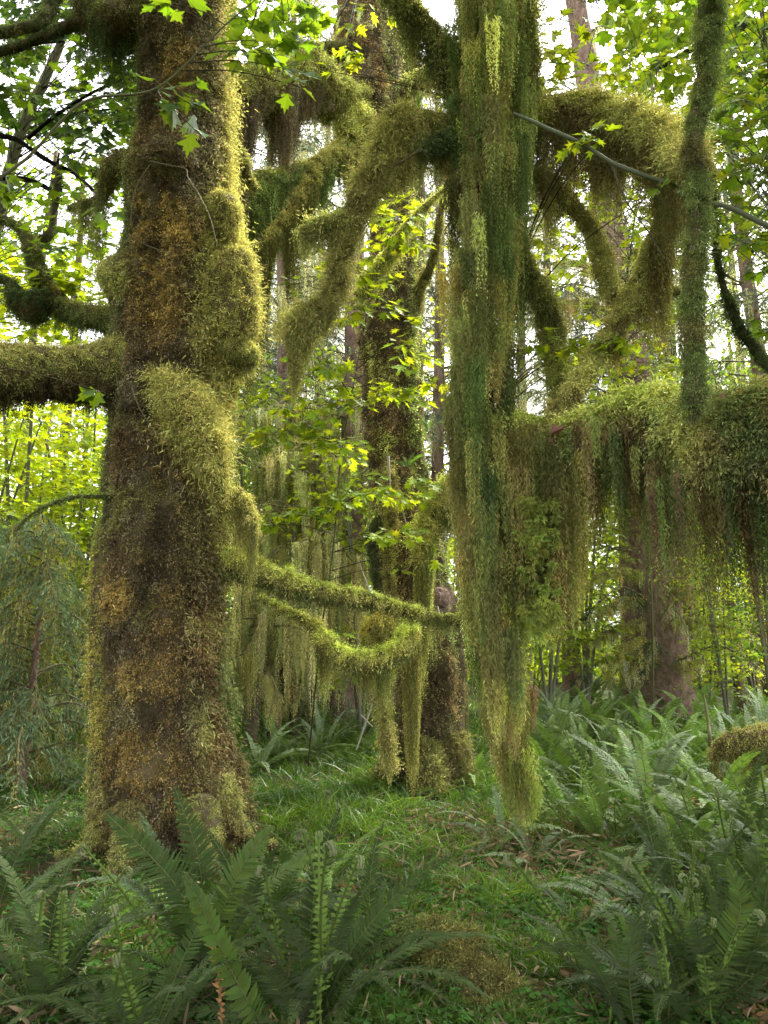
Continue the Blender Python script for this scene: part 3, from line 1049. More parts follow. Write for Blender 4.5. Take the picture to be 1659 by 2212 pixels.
limb(treeB, [(850, 200, 8.9, 18), (905, 175, 8.8, 22), (940, 150, 8.6, 16), (960, 90, 8.5, 12)], 40, 16, 0.3, 5, color=C_OLIVE * 1.3, n=8000, L=0.06, seed=56, drape=dict(n=20, L=0.4, R=0.05, ns=14, c=C_BRWN), **kw)
# arched limb at the right of its trunk, with a full skirt
limb(treeB, [(1010, 1035, 8.0, 22), (975, 1050, 8.0, 22), (945, 1085, 8.0, 20), (925, 1125, 8.0, 18), (912, 1165, 8.0, 15), (905, 1210, 8.0, 10)], 60, 18, 0.15, 5, color=C_YEL * 0.85, top=C_LIME, n=20000, L=0.06, seed=57,
     drape=dict(n=160, L=1.15, R=0.06, ns=26, c=lambda p, u: mixc(C_GREEN * 1.2, C_YEL * 0.8, u), leaf=0.035, W=0.010, min=0.5, prof=lambda u: 1.0 - 0.25 * u), **kw)
# the swinging loop
limb(treeB, [(560, 1290, 7.4, 3), (625, 1320, 7.4, 4), (680, 1350, 7.4, 7), (702, 1385, 7.3, 13), (735, 1412, 7.2, 15), (790, 1425, 7.2, 15), (840, 1412, 7.2, 15), (872, 1378, 7.3, 15), (890, 1335, 7.5, 14)], 80, 14, 0.2, 6, color=C_YEL * 0.85, top=C_LIME * 1.25, under=C_DKGR, n=24000, L=0.06, seed=58,
     drape=dict(n=150, L=0.34, R=0.04, ns=14, c=C_OLIVE * 0.85, leaf=0.03, W=0.008, u0=0.3, min=0.3), **kw)
limb(treeB, [(893, 1325, 7.9, 10), (885, 1400, 7.9, 6), (880, 1480, 7.9, 3)], 30, 10, 0.1, 6, color=C_YEL * 0.75, n=2500, L=0.05, seed=59,
     drape=dict(n=40, L=1.15, R=0.09, ns=40, c=C_YEL * 0.72, leaf=0.035, W=0.009, u0=0.0, u1=0.5, min=0.8, conv=0.6), **kw)
limb(treeB, [(800, 1410, 7.6, 8), (826, 1440, 7.6, 8), (829, 1520, 7.6, 9), (835, 1600, 7.6, 9), (842, 1660, 7.6, 5)], 50, 12, 0.2, 6, color=C_YEL * 0.6, top=C_YEL * 0.8, n=9000, L=0.06, down=1.2, seed=60,
     drape=dict(n=70, L=0.35, R=0.04, ns=18, c=C_YEL * 0.75, leaf=0.03, W=0.009, min=0.6), **kw)
limb(treeB, [(795, 1395, 8.0, 10), (800, 1370, 8.0, 22), (830, 1352, 8.0, 30), (862, 1368, 8.0, 20), (880, 1395, 8.0, 10)], 40, 20, 0.25, 5, color=C_YEL * 0.85, top=C_ORNG + [0.06, 0.09, 0], n=11000, L=0.05, seed=61,
     drape=dict(n=20, L=0.2, R=0.04, ns=12, c=C_YEL * 0.8), **kw)
limb(treeB, [(842, 1000, 8.5, 8), (842, 1060, 8.4, 10), (846, 1130, 8.4, 10), (838, 1200, 8.4, 9), (845, 1290, 8.4, 7), (838, 1340, 8.4, 6)], 50, 12, 0.25, 6, color=C_YEL * 0.65, under=C_BRWN, n=9000, L=0.05, seed=62,
     drape=dict(n=40, L=0.3, R=0.04, ns=16, c=C_OLIVE), **kw)
limb(treeB, [(835, 1120, 8.8, 18), (820, 1150, 8.8, 22), (818, 1220, 8.8, 20), (826, 1290, 8.8, 14)], 40, 16, 0.3, 5, color=C_DKGR * 1.2, n=6000, L=0.04, seed=63, **kw)
limb(treeB, [(880, 700, 8.9, 14), (900, 640, 8.8, 12), (935, 560, 8.7, 8), (960, 420, 8.5, 6), (990, 390, 8.3, 5)], 50, 12, 0.25, 6, color=C_YEL * 0.6, n=7000, L=0.05, seed=64,
     drape=dict(n=50, L=0.4, R=0.05, ns=14, c=C_LICH * 0.8), **kw)
limb(treeB, [(775, 640, 8.2, 10), (800, 600, 8.2, 13), (835, 560, 8.2, 15), (870, 500, 8.1, 11), (900, 465, 8.0, 8), (935, 430, 7.9, 5), (972, 398, 7.8, 4)], 60, 12, 0.3, 5, color=C_OLIVE * 1.4, n=9000, L=0.06, seed=65,
     drape=dict(n=90, L=0.45, R=0.05, ns=16, c=C_LICH * 0.75, u0=0.0, u1=0.65), **kw)
mb = MB()
for pts in ([(838, 985), (840, 1005), (843, 1050)], [(860, 1060), (880, 1140), (925, 1250)], [(800, 1280), (770, 1200)], [(780, 1545), (805, 1570)], [(805, 1520), (770, 1620)], [(945, 1310), (950, 1330)]):
    P = [W(a, b, 8.0) for a, b in pts]
    mb = MB()
    twig(mb, P, 0.022 if pts[0] == (838, 985) else 0.010, 0.006, (0.42, 0.38, 0.32), 12, 5, 0.1)
    mb.build('bare_twig', M_WOOD, treeB)
exec_t('tree B')

# ------------------------------------------------------------------ the near maple: limbs that enter from the right and from above
DF = 4.4
treeF = empty('bigleaf_maple', (3.3, 3.5, 0))
tag(treeF, 'sprawling maple whose thick limbs and long moss curtains fill the right side', 'tree', 'moss-laden maples')
Pw = np.array([(3.3, 3.5, -0.3), (3.25, 3.5, 1.2), (3.1, 3.5, 2.6), (3.15, 3.6, 4.5), (3.3, 3.7, 7.5)])
treeF_ref[0] = treeF
tt, trunkF = limb(treeF, None, 60, 30, 0.15, 3, color=C_OLIVE * 0.8, n=90000, L=0.05, name='trunk', seed=70, world=(Pw, np.array([0.55, 0.42, 0.40, 0.36, 0.25])))


def colF(p, nr):
    px, py = proj(p)
    q = fbm(p, 3.2, 3, 71)
    q2 = fbm(p, 8, 2, 72)
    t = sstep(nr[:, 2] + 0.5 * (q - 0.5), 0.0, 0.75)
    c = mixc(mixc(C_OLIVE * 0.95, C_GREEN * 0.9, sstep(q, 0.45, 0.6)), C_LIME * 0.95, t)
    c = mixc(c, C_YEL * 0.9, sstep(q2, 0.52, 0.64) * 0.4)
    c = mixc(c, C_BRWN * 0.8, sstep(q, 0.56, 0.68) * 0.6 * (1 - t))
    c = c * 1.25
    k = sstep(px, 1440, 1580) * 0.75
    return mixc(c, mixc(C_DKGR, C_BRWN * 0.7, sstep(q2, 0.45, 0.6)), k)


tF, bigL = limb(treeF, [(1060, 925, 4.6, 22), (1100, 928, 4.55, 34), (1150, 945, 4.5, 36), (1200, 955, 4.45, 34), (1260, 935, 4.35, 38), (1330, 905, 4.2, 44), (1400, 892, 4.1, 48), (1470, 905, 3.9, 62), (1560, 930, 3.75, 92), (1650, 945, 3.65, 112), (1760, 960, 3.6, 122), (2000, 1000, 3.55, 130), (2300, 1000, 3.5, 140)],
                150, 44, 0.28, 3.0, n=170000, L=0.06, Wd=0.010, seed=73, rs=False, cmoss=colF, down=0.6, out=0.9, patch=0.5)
# pompoms of stair-step moss on it
mb = MB()
p, nr = pick(tF, [(1560, 930, 120, 100), (1640, 900, 120, 110)], 170)
pompoms(mb, p, nr, 0.042, 80, C_OLIVE * 1.3, 0.005)
p, nr = pick(tF, [(1260, 900, 90, 30), (1200, 925, 50, 20), (1330, 870, 70, 24), (1400, 850, 50, 20)], 190)
pompoms(mb, p + nr * 0.01, nr, 0.038, 80, C_LIME * 1.0, 0.005)
mb.build('feather_moss', M_MOSS, bigL)


# its curtains: drape bundles placed along the limb
def curtain(parent, spots, name='hanging_moss', mat=None):
    """spots: (px, py, d, length_px, R_px, count strands, colour, n bundles, spread px, pull px)"""
    mb = MB()
    for (px, py, d, Lp, Rp, ns, c, n, sp, dz) in spots:
        k = PX(px, py, d)
        p = np.array([W(px + rng.uniform(-sp, sp), py + rng.normal(0, 12), d + rng.normal(0, dz)) for _ in range(n)])
        tongues(mb, p, Lp * k * rng.uniform(0.6, 1.05, n), Rp * k, ns, c, 0.026, 0.032, 0.0075, 0.65, 0.03, 0.7)
    return mb.build(name, mat or M_DRAPE, parent)


sp = []
for i in range(64):                                   # thick left curtain under the fork
    px = rng.uniform(1085, 1245)
    y0 = 940 + rng.uniform(0, 280)
    end = 1330 + 130 * math.exp(-((px - 1200) / 60) ** 2) + rng.uniform(-80, 40)
    cc = [C_YEL * 0.85, C_GREEN * 1.0, C_OLIVE * 1.2, C_YEL * 0.65][int(rng.integers(4))]
    sp.append((px, y0, 4.45 + rng.normal(0, 0.06), max(80, min(420, end - y0)), 24, 42, cc, 2, 10, 0.05))
for i in range(105):                                   # middle curtain, thinner towards its hem
    px = rng.uniform(1240, 1450)
    y0 = 925 + rng.uniform(-20, 80)
    L = 120 + 330 * rng.random() ** 1.5 * (0.5 + 0.5 * math.sin(px * 0.06) ** 2)
    cc = [C_BRWN * 1.2, C_GREEN, C_OLIVE * 1.0, C_YEL * 0.7][int(rng.integers(4))]
    sp.append((px, y0, 4.2 + rng.normal(0, 0.1), L, 15, 26, cc, 1, 6, 0.08))
for i in range(170):                                   # veils at the right through which the woods show
    px = rng.uniform(1400, 1760)
    y0 = 1000 + rng.uniform(0, 70)
    L = 240 + 280 * rng.random() ** 1.5
    cc = [C_DKGR * 1.4, C_GREEN * 0.9, C_BRWN * 1.1, C_OLIVE * 0.9][int(rng.integers(4))]
    sp.append((px, y0, 3.85 + rng.normal(0, 0.12), L, 11, 13, cc, 1, 5, 0.1))
for i in range(60):                                   # yellow moss that flows down from the fork
    px = rng.uniform(1085, 1245)
    sp.append((px, 925 + abs(px - 1170) * -0.1 + rng.uniform(0, 60), 4.30 + ((px - 1165) / 80) ** 2 * 0.12, rng.uniform(90, 230), 20, 46, C_YEL * rng.uniform(0.65, 0.95) if rng.random() < 0.7 else C_OLIVE, 1, 4, 0.02))
curtain(bigL, sp)
mb = MB()
n = 260
px = np.concatenate([rng.normal(1172, 30, 110), rng.normal(1140, 22, 50)])
py = np.concatenate([rng.uniform(1080, 1400, 110), rng.uniform(1080, 1190, 50)])
k = (px > 1095) & (px < 1250)
p = np.array([W(a, b, 4.24 + ((a - 1165) / 75) ** 2 * 0.16 + rng.normal(0, 0.03)) for a, b in zip(px[k], py[k])])
pompoms(mb, p, np.tile([0, -1.0, 0.35], (len(p), 1)), 0.042, 80, C_LIME * 0.95, 0.005)
mb.build('feather_moss', M_MOSS, bigL)
exec_t('big limb F')

# the great hanging column, split by a dark crack in which the bare wood shows
def crack(y):
    return float(np.interp(y, [150, 300, 500, 900, 1200, 1480], [1032, 1038, 1046, 1062, 1080, 1090]))


def colE(p, nr):
    q = fbm(p * [1, 1, 0.4], 2.5, 3, 81)
    c = mixc(C_OLIVE * 0.9, C_GREEN * 0.85, sstep(q, 0.45, 0.58))
    c = mixc(c, C_BRWN * 0.8, sstep(fbm(p * [1.6, 1, 0.25], 4, 2, 82), 0.54, 0.64))
    px, py = proj(p)
    cr = np.interp(py, [150, 300, 500, 900, 1200, 1480], [1032, 1038, 1046, 1062, 1080, 1090])
    return mixc(c, C_DKBR * 0.7, (np.abs(px - cr) < 14) * (py > 150) * 0.8)


tE, colL = limb(treeF, [(1260, -560, 4.5, 90), (1150, -330, 4.6, 85), (1085, -120, 4.6, 84), (1068, 40, 4.6, 76), (1060, 180, 4.6, 62), (1055, 320, 4.6, 50), (1048, 450, 4.6, 42), (1038, 600, 4.6, 36), (1030, 760, 4.6, 38), (1032, 900, 4.6, 38), (1044, 1040, 4.6, 28),
                     (1056, 1180, 4.65, 26), (1068, 1330, 4.7, 24), (1082, 1460, 4.75, 22), (1098, 1570, 4.8, 18), (1118, 1670, 4.85, 14), (1138, 1750, 4.85, 8)], 260, 36, 0.25, 3.2, n=70000, L=0.06, Wd=0.009, seed=83, rs=False, cmoss=colE, down=1.1)
mb = MB()
sp = []
yy = np.linspace(-150, 1560, 190)
for y0 in yy:
    i = int(np.argmin(np.abs(proj(tE.C)[1] - y0)))
    cx = proj(tE.C)[0][i]
    w = np.interp(y0, [-100, 200, 500, 800, 1000, 1200, 1500, 1600], [100, 87, 78, 70, 68, 76, 56, 42])
    for s in range(3):
        a = rng.uniform(-1 + 0.5 * float(np.interp(y0, [1150, 1400], [0, 1])), 1)
        px = cx + a * w * (0.55 + 0.55 * float(vnoise(np.array([[y0 * 0.01, math.copysign(3.0, a), 0]]), 1.0, 5)[0]))
        L = np.interp(y0, [0, 600, 1000, 1300, 1500, 1600], [330, 300, 260, 190, 130, 110]) * rng.uniform(0.4, 1.0)
        if abs(px - crack(y0 + 60)) < 9:
            continue
        q = rng.random()
        cc = C_OLIVE * 1.3 if q < 0.42 else C_GREEN * 1.2 if q < 0.54 else C_YEL * 0.8 if q < 0.92 else C_BRWN * 1.2
        if abs(a) > 0.75 and rng.random() < 0.4:
            cc = C_YEL * 0.75
        if y0 > 1380 and rng.random() < 0.7:
            cc = C_YEL * 0.8
        sp.append((px, y0, 4.6 - 0.30 * w / 80 * math.sqrt(max(0, 1 - a * a)) * (1 if rng.random() < 0.75 else -1), L, 20, 36, cc, 1, 3, 0.05))
curtain(colL, sp)
for i in range(64):     # the big separate tongues that give it its ragged, layered look
    y0 = -120 + i * 26 + rng.uniform(-10, 10)
    k = int(np.argmin(np.abs(proj(tE.C)[1] - y0)))
    cx = proj(tE.C)[0][k]
    w = np.interp(y0, [-100, 200, 500, 800, 1000, 1200, 1500, 1600], [98, 84, 75, 68, 66, 70, 46, 28])
    a = rng.uniform(-1 + 0.6 * float(np.interp(y0, [1150, 1400], [0, 1])), 1)
    if abs(cx + a * w - crack(y0 + 60)) < 15 and y0 > 150:
        a = a + (18 / w if cx + a * w > crack(y0 + 60) else -18 / w)
        a = max(-1.0, min(1.0, a))
    curtain(colL, [(cx + a * w, y0, 4.6 - 0.36 * math.sqrt(1 - a * a) - 0.03, rng.uniform(170, 330) * float(np.interp(y0, [1100, 1500], [1, 0.5])), 24, 110, [C_OLIVE * 1.4, C_YEL * 0.9, C_GREEN * 1.3, C_OLIVE * 1.0][int(rng.integers(4))] * rng.uniform(0.7, 1.2), 1, 1, 0.01)], 'hanging_tongue')
# beard of its tip
curtain(colL, [(1075, 1420, 4.75, 200, 30, 70, C_OLIVE * 1.2, 7, 34, 0.07), (1090, 1500, 4.78, 180, 30, 70, C_YEL * 0.7, 7, 32, 0.07), (1105, 1590, 4.8, 150, 28, 70, C_LIME * 0.75, 6, 24, 0.06), (1098, 1570, 4.8, 150, 26, 60, C_YEL * 0.75, 5, 22, 0.06), (1120, 1640, 4.8, 140, 26, 60, C_LIME * 0.8, 5, 20, 0.05), (1150, 1690, 4.8, 110, 22, 60, C_LIME * 0.85, 4, 14, 0.05), (1135, 1720, 4.8, 90, 18, 60, C_YEL * 0.8, 3, 10, 0.05), (1060, 1480, 4.7, 150, 20, 50, C_YEL * 0.65, 3, 20, 0.05),
               (1142, 1480, 4.9, 170, 14, 40, C_BRWN * 1.6, 3, 8, 0.03), (1040, 1330, 4.65, 260, 20, 50, C_GREEN * 1.1, 4, 25, 0.05)])
exec_t('column')

mF = dict(treeF=treeF)
# right shoulder of the column that bends down to the fork
limb(treeF, [(1090, 330, 4.7, 30), (1100, 450, 4.8, 36), (1125, 560, 4.9, 34), (1175, 655, 4.95, 34), (1195, 735, 5.0, 32), (1205, 790, 4.9, 30), (1225, 850, 4.7, 30), (1215, 930, 4.5, 30)], 90, 24, 0.2, 4, color=C_OLIVE, top=C_LIME * 0.8, n=26000, L=0.06, seed=84,
     drape=dict(n=170, L=0.55, R=0.05, ns=22, c=C_GREEN * 1.05, min=0.4, u1=0.8, prof=lambda u: 1.3 - u))
limb(treeF, [(1195, 950, 4.4, 16), (1205, 890, 4.45, 18), (1245, 830, 4.5, 19), (1290, 755, 4.6, 20), (1340, 680, 4.6, 22), (1390, 590, 4.6, 24), (1425, 490, 4.5, 24), (1440, 390, 4.4, 24), (1450, 300, 4.3, 26)], 110, 20, 0.2, 4, color=C_OLIVE * 1.15, top=C_YEL * 0.85, n=26000, L=0.05, seed=85,
     drape=dict(n=230, L=0.48, R=0.05, ns=20, c=lambda p, u: mixc(C_YEL * 0.7, C_BRWN * 1.2, rng.random(len(u)) * 0.7), min=0.3, prof=lambda u: 0.6 + 0.6 * np.sin(u * 3.1)))
limb(treeF, [(1120, 370, 4.8, 20), (1180, 395, 4.9, 22), (1240, 445, 5.0, 18), (1285, 510, 5.0, 18), (1310, 580, 4.9, 17), (1330, 640, 4.8, 14)], 80, 18, 0.2, 5, color=C_OLIVE * 1.1, top=C_YEL * 0.8, n=18000, L=0.05, seed=86,
     drape=dict(n=110, L=0.4, R=0.045, ns=18, c=C_YEL * 0.62, min=0.3))
limb(treeF, [(1090, 300, 4.7, 30), (1140, 262, 4.75, 36), (1200, 240, 4.8, 42), (1270, 238, 4.75, 44), (1340, 262, 4.6, 46), (1410, 290, 4.35, 50), (1460, 315, 4.1, 44), (1490, 335, 3.7, 34), (1505, 345, 3.45, 24)], 130, 28, 0.28, 3.5, color=C_OLIVE * 1.05, top=C_YEL * 0.85, under=C_BRWN * 0.7, n=70000, L=0.06, seed=87, rs=0.8,
     drape=dict(n=360, L=0.50, R=0.06, ns=20, c=lambda p, u: mixc(C_OLIVE * 0.9, C_BRWN, rng.random(len(u))), min=0.15, u1=0.85))
limb(treeF, [(1420, 640, 4.9, 13), (1380, 640, 4.9, 13), (1470, 630, 4.8, 12)], 30, 12, 0.2, 5, color=C_OLIVE, n=3000, seed=88)
limb(treeF, [(1500, 880, 3.4, 40), (1498, 780, 3.4, 26), (1495, 640, 3.4, 26), (1505, 520, 3.4, 27), (1508, 400, 3.4, 29), (1498, 300, 3.4, 31), (1522, 180, 3.4, 30), (1530, 60, 3.4, 36), (1560, -80, 3.4, 38), (1700, -300, 3.4, 42), (2000, -420, 3.5, 46)], 130, 24, 0.22, 4, color=C_GREEN * 0.85, top=C_OLIVE, n=80000, L=0.035, Wd=0.005, seed=89, down=1.0,
     drape=dict(n=150, L=0.22, R=0.03, ns=24, c=lambda p, u: mixc(C_GREEN * 0.9, C_GREY * 0.7, rng.random(len(u)) * 0.6), leaf=0.026, W=0.005, ds=0.02, splay=0.5))
limb(treeF, [(1010, 290, 4.6, 22), (965, 268, 4.5, 22), (920, 262, 4.45, 19), (885, 272, 4.4, 19), (868, 250, 4.4, 22), (850, 290, 4.4, 26), (830, 340, 4.4, 26), (800, 390, 4.4, 28), (765, 450, 4.4, 24), (740, 520, 4.4, 22), (725, 600, 4.4, 22), (705, 660, 4.4, 22), (672, 672, 4.4, 20), (645, 690, 4.4, 24), (638, 730, 4.4, 16)],
     150, 20, 0.30, 6, color=C_YEL * 0.62, top=C_YEL * 0.8, under=C_OLIVE, n=60000, L=0.065, Wd=0.007, seed=90, down=1.0, rs=0.85, out=0.9, wild=0.7,
     drape=dict(n=480, L=0.50, R=0.065, ns=26, c=lambda p, u: mixc(C_YEL * 0.72, C_OLIVE * 1.1, rng.random(len(u))), leaf=0.032, W=0.006, ds=0.022, min=0.25, splay=0.7, prof=lambda u: 0.6 + 0.35 * sstep(u, 0.2, 0.4) - 0.35 * sstep(u, 0.75, 0.95)))
limb(treeF, [(755, 470, 4.4, 16), (715, 478, 4.35, 18), (675, 488, 4.3, 15), (650, 505, 4.3, 9)], 30, 16, 0.25, 6, color=C_OLIVE * 1.1, n=7000, L=0.06, seed=91, down=1.2, drape=dict(n=50, L=0.26, R=0.035, ns=22, c=C_OLIVE * 1.05, leaf=0.03, W=0.006, min=0.5))
limb(treeF, [(1010, 290, 4.6, 10), (960, 302, 4.4, 12), (925, 310, 4.35, 8), (890, 335, 4.3, 4), (850, 360, 4.3, 3)], 30, 12, 0.25, 6, color=C_DKGR * 1.4, n=3500, L=0.05, seed=92, dens=lambda p, n, u: (u < 0.6) * 1.0, drape=dict(n=24, L=0.22, R=0.04, ns=18, c=C_DKGR * 1.6, u1=0.5))
limb(treeF, [(1030, 250, 4.6, 30), (1000, 170, 4.6, 28), (965, 110, 4.6, 24), (925, 55, 4.6, 24), (880, 0, 4.6, 26), (830, -80, 4.6, 30), (760, -200, 4.6, 30)], 90, 22, 0.25, 4, color=C_OLIVE * 0.9, n=26000, L=0.06, seed=93, down=1.1,
     drape=dict(n=150, L=0.42, R=0.05, ns=24, c=lambda p, u: mixc(C_OLIVE, C_DKGR * 1.4, rng.random(len(u))), W=0.007))
limb(treeF, [(1090, 10, 4.5, 50), (1130, 60, 4.45, 30), (1155, 120, 4.4, 14)], 30, 22, 0.2, 4, color=C_OLIVE, n=9000, L=0.07, seed=94, down=1.2, drape=dict(n=60, L=0.4, R=0.05, ns=26, c=C_OLIVE * 1.05))
limb(treeF, [(1240, -90, 5.5, 30), (1270, -40, 5.5, 26), (1310, -30, 5.5, 20), (1360, -60, 5.5, 18)], 30, 18, 0.2, 4, color=C_DKGR, n=5000, L=0.06, seed=95, drape=dict(n=40, L=0.45, R=0.07, ns=20, c=C_DKGR * 1.3))
# stems to the far right, twisted and dark
limb(treeF, [(1540, 360, 5.2, 8), (1545, 470, 5.2, 9), (1550, 560, 5.2, 10), (1570, 640, 5.2, 13), (1600, 710, 5.2, 13), (1640, 765, 5.2, 14), (1700, 850, 5.0, 16)], 60, 12, 0.3, 6, color=C_DKGR * 1.3, n=8000, L=0.04, seed=96, drape=dict(n=30, L=0.12, R=0.03, ns=10, c=C_GREEN * 0.8))
limb(treeF, [(984, 640, 4.5, 8), (986, 700, 4.5, 12), (1000, 760, 4.5, 14), (1015, 800, 4.55, 12)], 24, 12, 0.2, 5, color=C_OLIVE * 1.2, n=3000, L=0.05, seed=97)
# long smooth branch that crosses the upper right
mb = MB()
P = [W(*q) for q in [(1110, 245, 4.2), (1150, 262, 4.1), (1200, 285, 4.0), (1260, 312, 3.95), (1320, 350, 3.9), (1380, 375, 3.85), (1440, 395, 3.8), (1490, 425, 3.7), (1580, 450, 3.6), (1690, 500, 3.5), (1900, 560, 3.45), (2250, 650, 3.5)]]
twig(mb, P, 0.010, 0.015, (0.12, 0.135, 0.08), 60, 9, 0.25)
P = [W(*q) for q in [(1320, 350, 3.9), (1350, 430, 3.95), (1400, 500, 4.0), (1435, 560, 4.0)]]
twig(mb, P, 0.006, 0.003, (0.14, 0.13, 0.09), 20, 5, 0.1)
mb.build('branch', M_WOOD, treeF)
mb = MB()      # curled dead leaves caught on the limb
for (px, py, s) in [(1192, 935, 0.11), (1195, 950, 0.08), (1400, 842, 0.10), (1425, 848, 0.08), (1570, 850, 0.10), (1590, 862, 0.08), (1130, 1135, 0.07)]:
    q = W(px, py, 4.2 if px < 1500 else 3.55)
    d = unit(rnd(1))
    mb = MB()
    leaves(mb, q[None], d, unit(np.cross(d, rnd(1))), s * 0.7, np.array([0.24, 0.14, 0.10]), BIG, 0.7, 1.1)
    mb.build('dead_leaf', M_DEAD, bigL)
exec_t('limbs F')

# ------------------------------------------------------------------ maple foliage near the camera
def cluster(mbL, mbT, px, py, d, rp, n, size, c, src=None, outline=VINE, flat=0.35, sag=0.25, dz=0.3):
    """leafy side twig ending at a pixel place; rp = its radius in picture pixels"""
    q = W(px, py, d)
    k = PX(px, py, d) * rp
    if src is None:
        src = q + np.array([rng.uniform(-0.3, 0.3), rng.uniform(0.0, 0.4), -0.3])
    ax = q - src
    L = np.linalg.norm(ax)
    ax = ax / max(L, 1e-6)
    twig(mbT, [src, (src + q) / 2 + [0, 0, 0.06 * L], q + ax * k * 0.4], 0.004 + 0.0015 * L, 0.002, rings=10)
    off = rng.normal(0, 0.5, (n, 3)) * k * [1, 1.0 + dz, flat]
    pts = q + off
    base = q + off * 0.3 - ax * k * 0.3
    dd = unit(off * [1, 1, 0.3] + ax * k * 0.4 + rnd(n) * 0.15 * k - np.array([0, 0, sag * k]))
    nr = unit(np.array([0, -0.6, 1.0]) + rnd(n) * 0.4)
    for i in range(0, min(n, 16)):
        twig(mbT, [base[i], pts[i]], 0.002, 0.001, rings=2, sides=3)
    leaves(mbL, pts, dd, nr, size * rng.uniform(0.65, 1.25, n), c, outline)


L_LIME = np.array([0.24, 0.35, 0.035])
L_MID = np.array([0.10, 0.19, 0.028])
L_DARK = np.array([0.022, 0.055, 0.014])  # darkened green for leaves seen against the sky; backlit shade in the colour


def leafy_tree(name, label, cat, group, stem, clusters, c, size, outline, r0=0.04, r1=0.015, origin=None, stems=None):
    """stem: world points; clusters: (px, py, d, rp, n)"""
    t = empty(name, tuple(stem[0] if origin is None else origin))
    tag(t, label, cat, group)
    mbT = MB()
    tb = twig(mbT, stem, r0, r1, (0.12, 0.115, 0.055), 60, 8, 0.3)
    mbB, mbL = MB(), MB()
    for qi, q in enumerate(sorted(clusters, key=lambda q: -q[3] * q[4] / q[2])):
        if qi < 95:                     # each leafy branch is a part of its own, the smallest ones share one mesh
            mbB, mbL = MB(), MB()
        elif qi == 95:
            mbB, mbL = MB(), MB()
        px, py, d, rp, n = q[:5]
        cc = q[5] if len(q) > 5 else c
        T_ = W(px, py, d)
        dist = np.linalg.norm(tb.C - T_, axis=1) + 0.6 * np.maximum(0, tb.C[:, 2] - T_[2])
        s = tb.C[int(np.argmin(dist))]
        cluster(mbL, mbB, px, py, d, rp, n, size, cc, s, outline)
        if qi < 95:
            bo = mbB.build('branch', M_WOOD, t)
            mbL.build('leaves', M_MAPLE, bo)
            mbB, mbL = MB(), MB()
    mbT.build('stem', M_WOOD, t)
    if mbB.n:
        tag(mbB.build('twigs', M_WOOD, t), kind='stuff')
        tag(mbL.build('foliage', M_MAPLE, t), kind='stuff')
    return t


# vine maple in the glade
cl = []
for (px, py, rp, n) in [(855, 430, 36, 16), (820, 465, 34, 15), (880, 470, 36, 16), (850, 515, 36, 15), (895, 520, 26, 9), (815, 545, 24, 8), (775, 590, 24, 9), (770, 665, 24, 9), (800, 640, 24, 8), (835, 600, 22, 8),
                        (830, 670, 26, 8), (760, 690, 20, 7), (700, 560, 18, 4), (640, 612, 22, 5), (705, 590, 18, 4), (655, 640, 16, 3), (700, 790, 30, 14), (745, 800, 26, 10), (735, 835, 26, 10), (760, 870, 30, 12), (700, 870, 24, 8),
                        (655, 860, 26, 9), (640, 815, 20, 6), (585, 840, 24, 8), (600, 880, 24, 8), (560, 860, 16, 4), (655, 920, 26, 9), (690, 945, 36, 16), (740, 960, 34, 15), (760, 990, 30, 12), (715, 900, 26, 9),
                        (660, 960, 24, 8), (600, 930, 24, 8), (820, 845, 26, 10), (850, 855, 24, 9), (880, 845, 26, 10), (905, 870, 22, 7), (895, 765, 22, 8), (920, 775, 20, 7), (875, 795, 20, 6), (930, 830, 18, 5),
                        (740, 1075, 40, 17), (790, 1070, 30, 12), (830, 1068, 34, 13), (880, 1078, 36, 14), (700, 1108, 34, 13), (650, 1105, 34, 13), (600, 1112, 34, 13), (570, 1135, 24, 7), (850, 1150, 30, 11), (820, 1160, 24, 8),
                        (885, 1165, 22, 6), (905, 1040, 26, 9), (600, 1226, 26, 6), (870, 1230, 20, 4), (720, 1370, 18, 3), (790, 1030, 24, 8), (560, 940, 24, 8), (930, 1180, 12, 2), (940, 1210, 12, 2), (890, 700, 18, 6), (870, 740, 20, 6)]:
    cl.append((px, py, 7.4 + rng.uniform(-0.3, 0.5), rp * 1.1, int(n * 1.8)))
g0 = on_ground(665, 1660)
leafy_tree('vine_maple', 'slender vine maple with layered lime leaves, between the two upright maples', 'tree', 'vine maples in the understory',
           [g0, W(690, 1400, 8.2), W(720, 1180, 8.0), W(735, 1000, 7.9), W(760, 850, 7.8), W(800, 650, 7.8), W(850, 470, 7.7)], cl, L_LIME, 0.125, VINE, 0.012, 0.004)
# leaves beyond, right of the middle maple
cl = []
for (px, py) in [(930, 470), (955, 520), (940, 560), (960, 590), (925, 640), (950, 660), (935, 700), (915, 730), (960, 740), (945, 780), (955, 850), (900, 560), (910, 600), (985, 460), (960, 420), (975, 350), (950, 330), (930, 210), (950, 240), (920, 260), (870, 60), (850, 30), (945, 300)]:
    cl.append((px, py, 9.8 + rng.uniform(-0.3, 0.5), 24, 9))
g0 = on_ground(1010, 1640)
leafy_tree('vine_maple', 'vine maple whose bright leaves peep out right behind the middle maple trunk', 'tree', 'vine maples in the understory',
           [g0, W(1000, 1300, 10.2), W(975, 1000, 10.2), W(950, 700, 10.2), W(945, 450, 10.2), W(920, 200, 10.2)], cl, L_LIME, 0.085, VINE, 0.03, 0.006)
